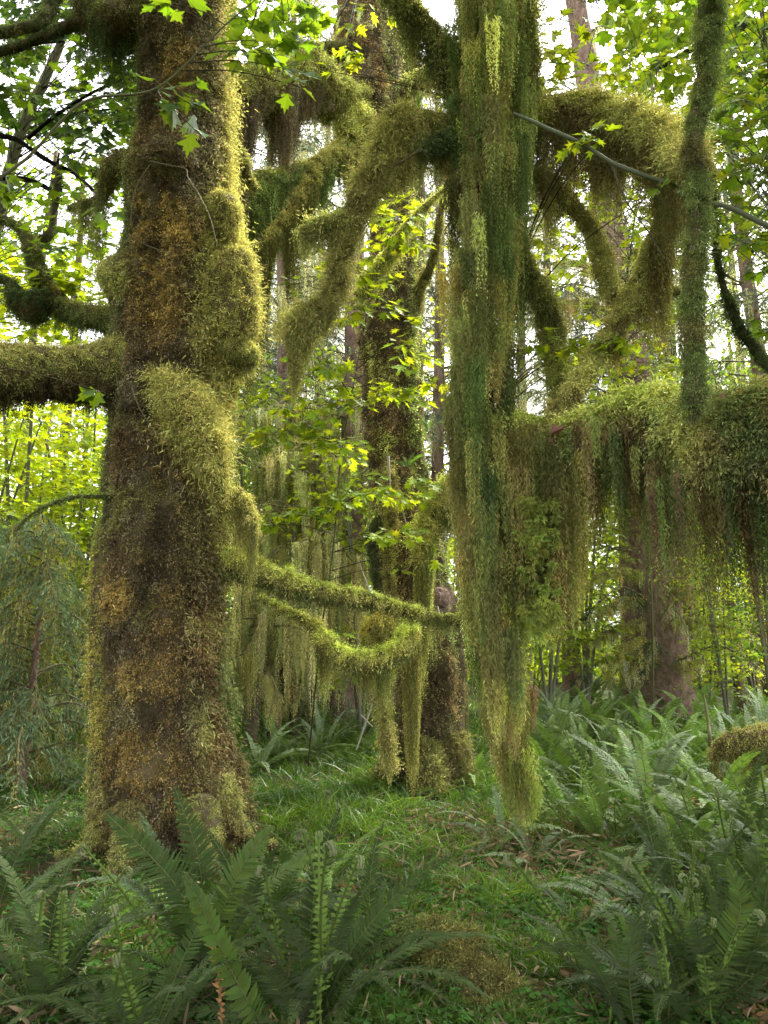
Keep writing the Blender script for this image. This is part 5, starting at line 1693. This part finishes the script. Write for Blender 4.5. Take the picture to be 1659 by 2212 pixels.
def frond_tpl(L, e0, e1, c, wid, pairs=34, **k):
    """mesh of a frond growing from the origin outward along +X"""
    s = np.linspace(0, 1, 9)
    e = e0 + (e1 - e0) * s ** 1.3
    dx = np.cos(e) * L / 8
    dz = np.sin(e) * L / 8
    P = np.stack([np.concatenate([[0], np.cumsum(dx[:-1])]), np.sin(s * 3) * 0.03 * L * rng.normal(), np.concatenate([[0], np.cumsum(dz[:-1])])], 1)
    mb = MB()
    frond(mb, P, wid, pairs, c, hint=(0.3, 0, 1), **k)
    return mb.mesh('frond', M_FERN)


def fset(c, L=0.95, wid=0.080, pairs=46, segs=3):
    out = []
    for (e0, e1) in [(1.35, 0.5), (1.2, 0.1), (1.1, -0.3), (0.9, -0.5), (0.7, -0.7), (1.25, -0.1), (0.5, -0.4)]:
        out.append(frond_tpl(L * rng.uniform(0.9, 1.1), e0, e1, c * rng.uniform(0.7, 1.35), wid * rng.uniform(0.8, 1.15), pairs, thick=0.86, roll=rng.normal(0, 0.2), segs=segs))
    return out


FS = {'dk': fset(F_DK), 'md': fset(F_MD), 'bl': fset(F_BL), 'lt': fset(F_LT, 0.9, 0.07, 38), 'mdf': fset(F_MD * 1.1, pairs=34, segs=2), 'blf': fset(F_BL * 1.25, pairs=34, segs=2), 'ltf': fset(F_LT, pairs=34, segs=2)}
DEADF = [frond_tpl(0.6, 0.5, -0.6, np.array([0.22, 0.14, 0.07]), 0.05, 26, rach=(0.16, 0.10, 0.05), wob=0.4) for _ in range(3)]
for me in DEADF:
    me.materials[0] = M_DEAD


def fiddle_mesh(h, lean, tipc=(0.22, 0.23, 0.13)):
    mb = MB()
    s = np.linspace(0, 1, 7)
    P = [np.array([lean * q ** 2 * h, 0, q * h]) for q in s]
    e = P[-1]
    r = 0.022 * h / 0.5
    for a in np.linspace(0.5, 4.2, 7):
        P.append(e + np.array([r - r * math.cos(a), 0, r * math.sin(a)]))
        r *= 0.93
    C = catmull(P, 60)
    tb = Tube(C, np.interp(np.linspace(0, 1, 60), [0, 0.6, 1], [0.0045, 0.005, 0.007]), 60, 6, 0.25, 60)
    tb.mesh(mb, lambda v: mixc(np.array([0.10, 0.14, 0.04]), tipc, np.clip((np.arange(len(v)) / len(v) - 0.5) * 2.5, 0, 1)))
    # scaly knobs: rolled-up leaflets in pairs
    k = np.repeat(np.arange(26, 60, 2), 2)
    sd = np.tile([-1, 1], len(k) // 2)[:, None] * np.array([0, 1.0, 0])
    q = C[k] + sd * 0.008
    for ang in (0, 2.1, 4.2):
        ribbons(mb, q, unit(sd + rnd(len(q)) * 0.5), 0.008, 0.007, np.array(tipc) * [0.9, 1.05, 0.9], None, None, 2, 1.1)
    k = np.arange(8, 30)
    for sg in (-1, 1):
        dd = unit(np.tile([0.1, sg, 0.3], (len(k), 1)) + rnd(len(k)) * 0.15)
        ribbons(mb, C[k], dd, 0.045 * (1.2 - k / 34), 0.014, F_LT * 0.9, None, None, 2, 1.1)
    return mb.mesh('fiddlehead', M_FIDDLE)


FID = [fiddle_mesh(0.55, 0.25), fiddle_mesh(0.42, 0.1), fiddle_mesh(0.65, 0.4)]


def fern(pos, kind='md', n=16, s=1.0, label=None, group=None, lean=None, fid=0, dead=0, custom=None, spread=1.0, az=None):
    t = empty('sword_fern', tuple(pos))
    tag(t, label, 'fern', group)
    if custom:
        for c in custom:
            P = [W(*q) for q in c['p']]
            P[0] = np.array(pos) + [0, 0, 0.01]
            mb = MB()
            frond(mb, P, c.get('w', 0.085), c.get('pairs', 48), c.get('c', F_DK), c.get('hint', (0.1, -0.7, 0.6)), c.get('roll', 0.0), t0=c.get('t0', 0.10))
            mb.build('frond', M_FERN, t)
    a0 = rng.uniform(0, 6.28)
    for k in range(n):
        o = bpy.data.objects.new('frond', FS[kind][int(rng.integers(len(FS[kind])))])
        col.objects.link(o)
        o.parent = t
        a = a0 + k * 2.39996 + rng.normal(0, 0.2) if az is None else rng.uniform(*az)
        o.rotation_euler = (rng.normal(0, 0.12), rng.normal(0, 0.12) + (1 - spread) * 0.3, a)
        q = s * rng.uniform(0.75, 1.15)
        o.scale = (q, q, q)
        o.location = (0.04 * math.cos(a), 0.04 * math.sin(a), 0)
    for k in range(dead):
        o = bpy.data.objects.new('dead_frond', DEADF[int(rng.integers(3))])
        col.objects.link(o)
        o.parent = t
        o['label'] = 'withered brown frond'
        o.rotation_euler = (rng.normal(0, 0.3), rng.uniform(0.1, 0.6), rng.uniform(0, 6.28))
        q = s * rng.uniform(0.7, 1.2)
        o.scale = (q, q, q)
        o.location = (0, 0, 0.05)
    for k in range(fid):
        o = bpy.data.objects.new('fiddlehead', FID[int(rng.integers(3))])
        col.objects.link(o)
        o.parent = t
        o.rotation_euler = (rng.normal(0, 0.15), rng.normal(0, 0.15), rng.uniform(0, 6.28))
        a = rng.uniform(0, 6.28)
        o.location = (0.12 * math.cos(a), 0.12 * math.sin(a), 0)
        q = s * rng.uniform(0.8, 1.5)
        o.scale = (q, q, q)
    return t


# foreground fern with its tall upright fronds
b1 = on_ground(445, 2150)
d1 = b1[1]
cu = [dict(p=[(445, 2150, d1), (442, 1990, d1 + 0.05), (425, 1840, d1 + 0.1), (377, 1700, d1 + 0.2)], w=0.115, c=F_DK * 1.15),
      dict(p=[(450, 2150, d1), (440, 2040, d1), (385, 1920, d1 - 0.05), (305, 1830, d1 + 0.05), (228, 1757, d1 + 0.1)], w=0.125, c=F_DK * 1.05),
      dict(p=[(445, 2150, d1), (470, 2000, d1 - 0.1), (520, 1880, d1 - 0.1), (585, 1785, d1 - 0.05)], w=0.11, c=F_MD * 0.9),
      dict(p=[(445, 2150, d1), (475, 1990, d1 + 0.15), (500, 1890, d1 + 0.25), (450, 1795, d1 + 0.3)], w=0.07, c=F_DK * 1.1),
      dict(p=[(445, 2150, d1), (520, 1990, d1 + 0.1), (600, 1890, d1 + 0.1), (700, 1838, d1 + 0.15)], w=0.10, c=F_MD * 0.9, hint=(0, -0.3, 1)),
      dict(p=[(445, 2150, d1), (560, 1990, d1), (660, 1930, d1), (760, 1940, d1 - 0.1)], w=0.09, c=F_DK * 1.1, hint=(0, 0, 1)),
      dict(p=[(445, 2150, d1), (360, 1980, d1), (260, 1900, d1), (120, 1915, d1)], w=0.08, c=F_BL * 0.8, hint=(0, 0, 1)),
      dict(p=[(445, 2150, d1), (555, 2212, d1 - 0.6), (500, 2100, d1 - 0.75), (435, 1960, d1 - 0.8), (400, 1890, d1 - 0.8)], w=0.060, c=F_LT * 0.45, pairs=44)]
fern(b1, 'dk', 9, 0.85, 'tall sword fern with upright fronds against the foot of the great left trunk', 'sword ferns in the foreground', fid=3, custom=cu)
b2 = on_ground(90, 2200)
fern(b2, 'dk', 20, 0.85, 'sword fern filling the lower left corner, fronds bowed over', 'sword ferns in the foreground', fid=3)
fern(on_ground(300, 2290), 'dk', 18, 0.7, 'low sword fern at the bottom edge, in front of the tall upright one', 'sword ferns in the foreground', fid=3)
fern(on_ground(-40, 2060), 'dk', 16, 0.85, 'sword fern at the left edge below the shaded grass', 'sword ferns in the foreground', fid=1)
fern(on_ground(660, 2230), 'dk', 20, 0.85, 'sword fern with pale curled fiddleheads at the bottom, left of the mossy hump', 'sword ferns in the foreground', fid=6)
fern(on_ground(810, 2110), 'dk', 13, 0.66, 'small sword fern leaning over the mossy hump from the left', 'sword ferns in the foreground', fid=2)
fern(on_ground(590, 2010), 'dk', 14, 0.75, 'shaded sword fern behind the tall upright one', 'sword ferns in the foreground', fid=3)
fern(on_ground(690, 1930), 'lt', 14, 0.75, 'airy light green fern with thin reddish stems in the grass, behind the foreground fronds', 'sword ferns in the foreground', dead=4, spread=0.2)
fern(on_ground(470, 1800), 'bl', 8, 0.55, 'small bluish fern growing against the right foot of the great trunk', None, az=(-1.2, 0.6))
fern(on_ground(60, 1830), 'dk', 8, 0.55, 'small dark fern standing in the grass at the far left', None)
# right-hand bank of ferns
L_ = 'sword ferns on the right bank'
for (px, py, kd, n, s, lab, fi, de) in [
        (1560, 2180, 'dk', 16, 1.0, 'dark fern at the lower right with sword-straight young fronds', 6, 1), (1660, 2080, 'dk', 18, 1.1, 'dark fern at the right edge, lowest but one', 4, 0), (1370, 2240, 'dk', 14, 0.8, 'flat grey green fern at the bottom edge right of the mossy hump', 2, 1),
        (1480, 2050, 'dk', 14, 0.95, 'fern with long outstretched fronds reaching left over the lower right grass', 4, 3), (1620, 1960, 'dk', 18, 1.05, 'deep green fern at the right edge in front of the fern bank', 3, 0), (1350, 1960, 'bl', 8, 0.6, 'small grey fern lying beside the dead fronds', 1, 4),
        (1500, 1890, 'md', 16, 0.95, 'fern in the middle of the right bank, just above the lower right grass', 3, 2), (1650, 1850, 'dk', 18, 1.1, 'shaded fern at the right edge below the fallen log', 2, 0), (1300, 1830, 'md', 16, 1.0, 'bright upright fern behind the bearded tip of the hanging column', 2, 5),
        (1400, 1790, 'bl', 18, 1.1, 'silvery green fern spreading right of the hanging column tip', 0, 3), (1230, 1790, 'lt', 12, 0.95, 'yellow green upright fern right behind the hanging column tip', 1, 4), (1540, 1770, 'md', 18, 1.0, 'broad fern below the fallen log', 0, 1),
        (1090, 1830, 'bl', 9, 0.7, 'thin bluish fern left of the hanging column tip, over brown litter', 0, 8), (1160, 1870, 'bl', 6, 0.6, 'tired fern at the foot of the hanging column among brown fronds', 0, 9), (1250, 2010, 'dk', 5, 0.6, 'small dark frond cluster in the grass below the brown litter', 0, 5)]:
    fern(on_ground(px, py), kd, max(6, int(n * 1.1)), s * (0.9 if py > 1850 else 1.0), lab, L_, fid=fi, dead=de)
rr = np.random.default_rng(3)
for x_, y_, lab in [(-2.9, 4.6, 'fern just outside the left edge beside the hemlock'), (-2.6, 3.1, 'fern just outside the lower left corner'), (2.7, 3.0, 'fern just outside the lower right corner'), (3.0, 5.2, 'fern at the foot of the near maple, right of the view'), (4.3, 6.8, 'fern right of the view behind the near maple')]:
    fern((x_, y_, gz(x_, y_)), 'dk', 15, 1.0, lab, 'ferns beside the view')
for k, (px, py) in enumerate([(1190, 1690), (1250, 1710), (1330, 1700), (1400, 1690), (1470, 1700), (1550, 1690), (1630, 1700), (1180, 1630), (1240, 1640), (1300, 1630), (1360, 1640), (1430, 1630), (1500, 1640), (1570, 1640), (1640, 1640), (1160, 1580), (1210, 1590), (1270, 1575), (1330, 1590), (1390, 1580),
                              (1450, 1585), (1510, 1580), (1580, 1590), (1650, 1580), (1190, 1550), (1250, 1545), (1310, 1550), (1370, 1545), (1430, 1550), (1490, 1545), (1550, 1550), (1610, 1545), (1670, 1550), (1340, 1530), (1280, 1528), (1400, 1530), (1460, 1528), (1520, 1530)]):
    kd = ['mdf', 'blf', 'ltf', 'blf', 'mdf'][int(rr.integers(5))]
    row = 'near' if py > 1660 else 'middle' if py > 1600 else 'far'
    tone = {'mdf': 'green', 'blf': 'silvery', 'ltf': 'yellow green'}[kd]
    g_ = '%s ferns in the %s rows of the fern bed' % (tone, row)
    fern(on_ground(px + rr.uniform(-15, 15), py), kd, 13, rr.uniform(0.9, 1.2), '%s sword fern in the %s part of the dense fern bed at right' % (tone, row), g_)
for k, (px, py, kd) in enumerate([(560, 1660, 'blf'), (600, 1640, 'blf'), (640, 1650, 'mdf'), (690, 1640, 'blf'), (580, 1610, 'mdf'), (630, 1600, 'ltf'), (680, 1600, 'mdf'), (730, 1620, 'mdf'), (760, 1600, 'blf'), (700, 1580, 'ltf'), (560, 1590, 'mdf'), (780, 1610, 'mdf'), (620, 1570, 'ltf'), (800, 1575, 'mdf')]):
    tone = {'mdf': 'green', 'blf': 'bluish', 'ltf': 'yellow green'}[kd]
    fern(on_ground(px, py), kd, 12, 0.85, '%s fern in the patch between the great trunk and the middle maple' % tone, '%s ferns behind the glade' % tone)
fern(on_ground(1015, 1700), 'lt', 10, 0.85, 'bright upright fern squeezed between the middle maple and the hanging column', None, spread=0.3)
fern(on_ground(825, 1640), 'md', 10, 0.9, 'dark fern left of the middle maple foot', None)
exec_t('ferns')

# the long young fronds at the lower right
b3 = on_ground(1500, 2230)
d3 = b3[1]
cu = [dict(p=[(1500, 2230, d3), (1440, 2190, d3), (1385, 2080, d3 + 0.1), (1335, 1965, d3 + 0.2)], w=0.065, c=F_LT * 0.75), dict(p=[(1500, 2230, d3), (1540, 2120, d3), (1500, 2010, d3 + 0.1), (1448, 1925, d3 + 0.2)], w=0.065, c=F_LT * 0.65),
      dict(p=[(1500, 2230, d3), (1420, 2120, d3), (1320, 2095, d3), (1205, 2125, d3)], w=0.10, c=F_BL * 0.8, hint=(0, 0, 1)), dict(p=[(1500, 2230, d3), (1560, 2080, d3), (1600, 1960, d3), (1570, 1860, d3)], w=0.09, c=F_MD * 0.8),
      dict(p=[(1500, 2230, d3), (1440, 2100, d3 + 0.2), (1370, 1990, d3 + 0.5), (1230, 1900, d3 + 0.9)], w=0.09, c=F_BL * 0.9, hint=(0, 0, 1)), dict(p=[(1500, 2230, d3), (1600, 2120, d3), (1640, 2010, d3), (1660, 1900, d3)], w=0.09, c=F_DK)]
fern(b3, 'dk', 8, 0.8, 'bottom right fern with straight yellow green young fronds leaning left', 'sword ferns on the right bank', fid=5, custom=cu)

# licorice ferns on the limbs
def small_fern(px, py, d, n, s, label):
    q = W(px, py, d)
    t = empty('licorice_fern', tuple(q))
    tag(t, label, 'fern')
    for k in range(n):
        o = bpy.data.objects.new('frond', FS['lt'][int(rng.integers(len(FS['lt'])))])
        col.objects.link(o)
        o.parent = t
        o.rotation_euler = (rng.normal(0, 0.3), rng.normal(0, 0.3), rng.uniform(0, 6.28))
        z = s * rng.uniform(0.7, 1.1)
        o.scale = (z, z, z)


small_fern(905, 240, 8.6, 12, 0.34, 'small yellow green fern perched on top of the knobbly limb near the middle trunk')
small_fern(1125, 852, 4.75, 5, 0.22, 'little fern perched in the fork of the near maple')
small_fern(880, 1010, 8.5, 10, 0.36, 'small pale fern growing from the middle trunk beside the arched limb')
small_fern(925, 930, 8.5, 9, 0.36, 'small yellowish fern right of the middle trunk, above the arched limb')
small_fern(600, 395, 7.5, 4, 0.25, 'little fern sprouting on the upper sloping limb')

# ------------------------------------------------------------------ grass, ground cover, litter
def scatter(n, d0=2.4, d1=20.0, a=0.62):
    an = rng.uniform(-a, a, n)
    d = d0 * (d1 / d0) ** rng.random(n)
    x, y = d * np.tan(an), d
    return x, y, ground_z(x, y), d


BR = [(on_ground(1170, 1850), 1.1), (on_ground(1270, 1800), 0.7), (on_ground(1060, 1800), 0.7)]


def brown(x, y):
    s = np.zeros(len(x))
    for c_, r_ in BR:
        s = np.maximum(s, np.clip(1.3 - np.hypot(x - c_[0], y - c_[1]) / r_, 0, 1))
    return s


mb = MB()
x, y, z, d = scatter(230000)
q = fbm(np.stack([x, y, x * 0], 1), 0.9, 3, 301)
right = sstep(x - 0.25 * y, 0.0, 0.8) * sstep(-y, -7.5, -6.0)
k = rng.random(len(x)) < (0.35 + 0.65 * sstep(q, 0.3, 0.5)) * (1 - 0.8 * brown(x, y)) * (1 - 0.6 * right)
k &= np.hypot(x - treeA.location[0], y - 6.3) > 0.62
k &= np.hypot(x - treeB.location[0], y - 9.0) > 0.40
x, y, z, d, q = x[k], y[k], z[k], d[k], q[k]
n = len(x)
q3 = fbm(np.stack([x, y, x * 0], 1), 4.0, 2, 309)
L = rng.uniform(0.04, 0.18, n) * (0.5 + 0.9 * q) * (1 + 0.25 * (d > 7)) * (0.55 + 1.1 * sstep(q3, 0.35, 0.65)) * (0.6 + 0.4 * sstep(d, 4, 6))
dr = unit(rnd(n) * [0.5, 0.5, 0.15] + [0, 0, 1.0])
bend = rnd(n) * [0.5, 0.5, 0] * L[:, None] - np.array([0, 0, 0.25]) * L[:, None]
cc = mixc(np.array([0.040, 0.080, 0.018]), np.array([0.095, 0.155, 0.028]), sstep(q, 0.35, 0.65))
ribbons(mb, np.stack([x, y, z - 0.005], 1), dr, L, 0.0035 + 0.0007 * d, jit(cc, n, 0.28) * (0.75 + 0.5 * q3)[:, None], bend, None, 3, 1.25, [0.8, 1.0, 0.7])
g = mb.build('grass', M_GRASS)
tag(g, 'lush short grass of the glade between the trunks', 'grass', None, 'stuff')
# wood sorrel and seedlings
mb = MB()
x, y, z, d = scatter(30000, 2.4, 14)
q = fbm(np.stack([x, y, x * 0], 1), 1.3, 3, 305)
k = (q > 0.40) & (rng.random(len(x)) < 0.35 + 0.65 * sstep(x - 0.1 * y, -0.2, 0.6))
x, y, z = x[k], y[k], z[k]
n = len(x)
c0 = np.stack([x, y, z + rng.uniform(0.02, 0.09, n)], 1)
a0 = rng.uniform(0, 6.28, n)
tl = unit(rnd(n) * 0.3 + [0, 0, 1.0])
HEART = [(0.55, -0.42), (0.92, -0.38), (1.0, -0.12), (0.84, 0.0), (1.0, 0.12), (0.92, 0.38), (0.55, 0.42)]
sz = rng.uniform(0.016, 0.034, n)
cc = jit(np.array([0.055, 0.13, 0.025]), n, 0.2)
for j in range(3):
    a = a0 + j * 2.094
    leaves(mb, c0, unit(np.stack([np.cos(a), np.sin(a), a * 0 - 0.15], 1)), tl, sz, cc, HEART, 0.15, 0.1)
o = mb.build('wood_sorrel', M_GRASS)
tag(o, 'low carpet of clover-like wood sorrel among the grass', 'ground cover', None, 'stuff')
# dead fronds, twigs and leaves
mb = MB()
x, y, z, d = scatter(36000, 2.4, 14)
pb = brown(x, y)
k = rng.random(len(x)) < (0.38 + 0.62 * pb)
x, y, z, pb = x[k], y[k], z[k], pb[k]
n = len(x)
dr = unit(rnd(n) * [1, 1, 0.35])
ribbons(mb, np.stack([x, y, z + rng.uniform(0.0, 0.06, n) + 0.10 * pb * rng.random(n)], 1), dr, rng.uniform(0.03, 0.11, n), rng.uniform(0.006, 0.02, n), jit(np.array([0.20, 0.15, 0.09]), n, 0.4), rnd(n) * 0.02, None, 3, 0.9)
o = mb.build('leaf_litter', M_DEAD)
tag(o, 'brown leaf litter and withered fern scraps on the ground', 'litter', None, 'stuff')
# a few fallen sticks
for pts, r_, lab in [([(640, 1790), (700, 1770), (760, 1765)], 0.012, 'thin fallen stick in the grass of the glade'), ([(1000, 1760), (1060, 1800), (1120, 1795), (1150, 1820)], 0.018, 'crooked fallen branch on the brown litter below the hanging column'),
                     ([(1020, 1900), (1100, 1925), (1190, 1920)], 0.012, 'thin fallen stick in the lower grass right of the mossy hump'), ([(820, 1745), (870, 1760), (930, 1752)], 0.014, 'fallen stick in front of the middle maple')]:
    mb = MB()
    twig(mb, [on_ground(a, b) + [0, 0, 0.03] for a, b in pts], r_, r_ * 0.5, (0.15, 0.12, 0.08), 16, 6, 0.3)
    tag(mb.build('fallen_stick', M_WOOD), lab, 'stick')
# mossy hump at the bottom of the view
h0 = on_ground(975, 2120)
t = empty('mossy_stump', tuple(h0))
tag(t, 'low yellow green mossy hump at the bottom centre, overgrown by grass and fern', 'stump')
Pw = np.array([h0 + [0.16, -0.45, -0.12], h0 + [0.12, -0.2, 0.0], h0 + [0, 0.1, 0.04], h0 + [-0.14, 0.4, -0.02], h0 + [-0.2, 0.6, -0.14]])
tb = Tube(Pw, np.array([0.10, 0.14, 0.13, 0.11, 0.06]), 40, 30, 0.35, 5, 333)
mb = MB()
tb.mesh(mb)
wd = mb.build('wood', M_BARK, t, smooth=True)
mb = MB()
p, nr, u = tb.sample(40000, lambda p, n, u: (n[:, 2] > -0.3) * 1.0)
coat(mb, p, nr, mixc(C_YEL * 0.30, C_GREEN * 0.5, sstep(fbm(p, 8, 2, 8), 0.4, 0.6)), 0.04, 0.006, out=1.0, down=0.2)
mb.build('moss', M_MOSS, wd)
# fallen log at the right
g0 = W(1560, 1590, 8.2)
t = empty('fallen_log', (g0[0], g0[1], gz(g0[0], g0[1])))
tag(t, 'fallen log capped with orange yellow moss at the right edge of the fern bed', 'log')
Pw = np.array([W(1535, 1640, 8.3), W(1575, 1612, 8.25), W(1650, 1606, 8.1), W(1760, 1612, 8.0), W(1900, 1630, 8.0)])
tb = Tube(Pw, np.array([0.04, 0.13, 0.17, 0.17, 0.17]), 60, 24, 0.25, 4, 344)
mb = MB()
tb.mesh(mb)
wd = mb.build('wood', M_BARK, t, smooth=True)
mb = MB()
p, nr, u = tb.sample(14000)
coat(mb, p, nr, mixc(C_YEL * 0.55, C_ORNG * 0.8, sstep(fbm(p, 6, 2, 9), 0.45, 0.6) * 0.6), 0.05, 0.010, down=0.8)
p, nr, u = tb.sample(2600)
strands(mb, p, rng.uniform(0.05, 0.45, len(p)), C_YEL * 0.6, 0.03, 0.035, 0.01)
mb.build('moss', M_MOSS, wd)
# a stick of dead wood standing by the fern bed and one curled dead frond in the foreground
P = [on_ground(1545, 1680), W(1535, 1610, 8.6), W(1530, 1560, 8.6), W(1520, 1500, 8.6)]
mb = MB()
twig(mb, P, 0.03, 0.012, (0.17, 0.16, 0.08), 30, 8, 0.4)
o = mb.build('dead_stick', M_WOOD)
tag(o, 'upright dead stick rising from the fern bed beside the fallen log', 'stick')
mb = MB()
P = np.array([W(480, 2230, 2.9), W(476, 2150, 2.92), W(468, 2080, 2.95), W(455, 2035, 2.97), W(432, 2030, 3.0)])
frond(mb, P, 0.030, 26, np.array([0.30, 0.16, 0.07]), wob=0.7, rach=(0.2, 0.12, 0.06), cup=0.6)
P = [on_ground(480, 2300), P[0]]
twig(mb, P, 0.004, 0.004, (0.16, 0.10, 0.05), 4, 4)
o = mb.build('withered_frond', M_DEAD)
tag(o, 'single curled rust brown frond among the foreground ferns', 'dead frond')
exec_t('ground cover')
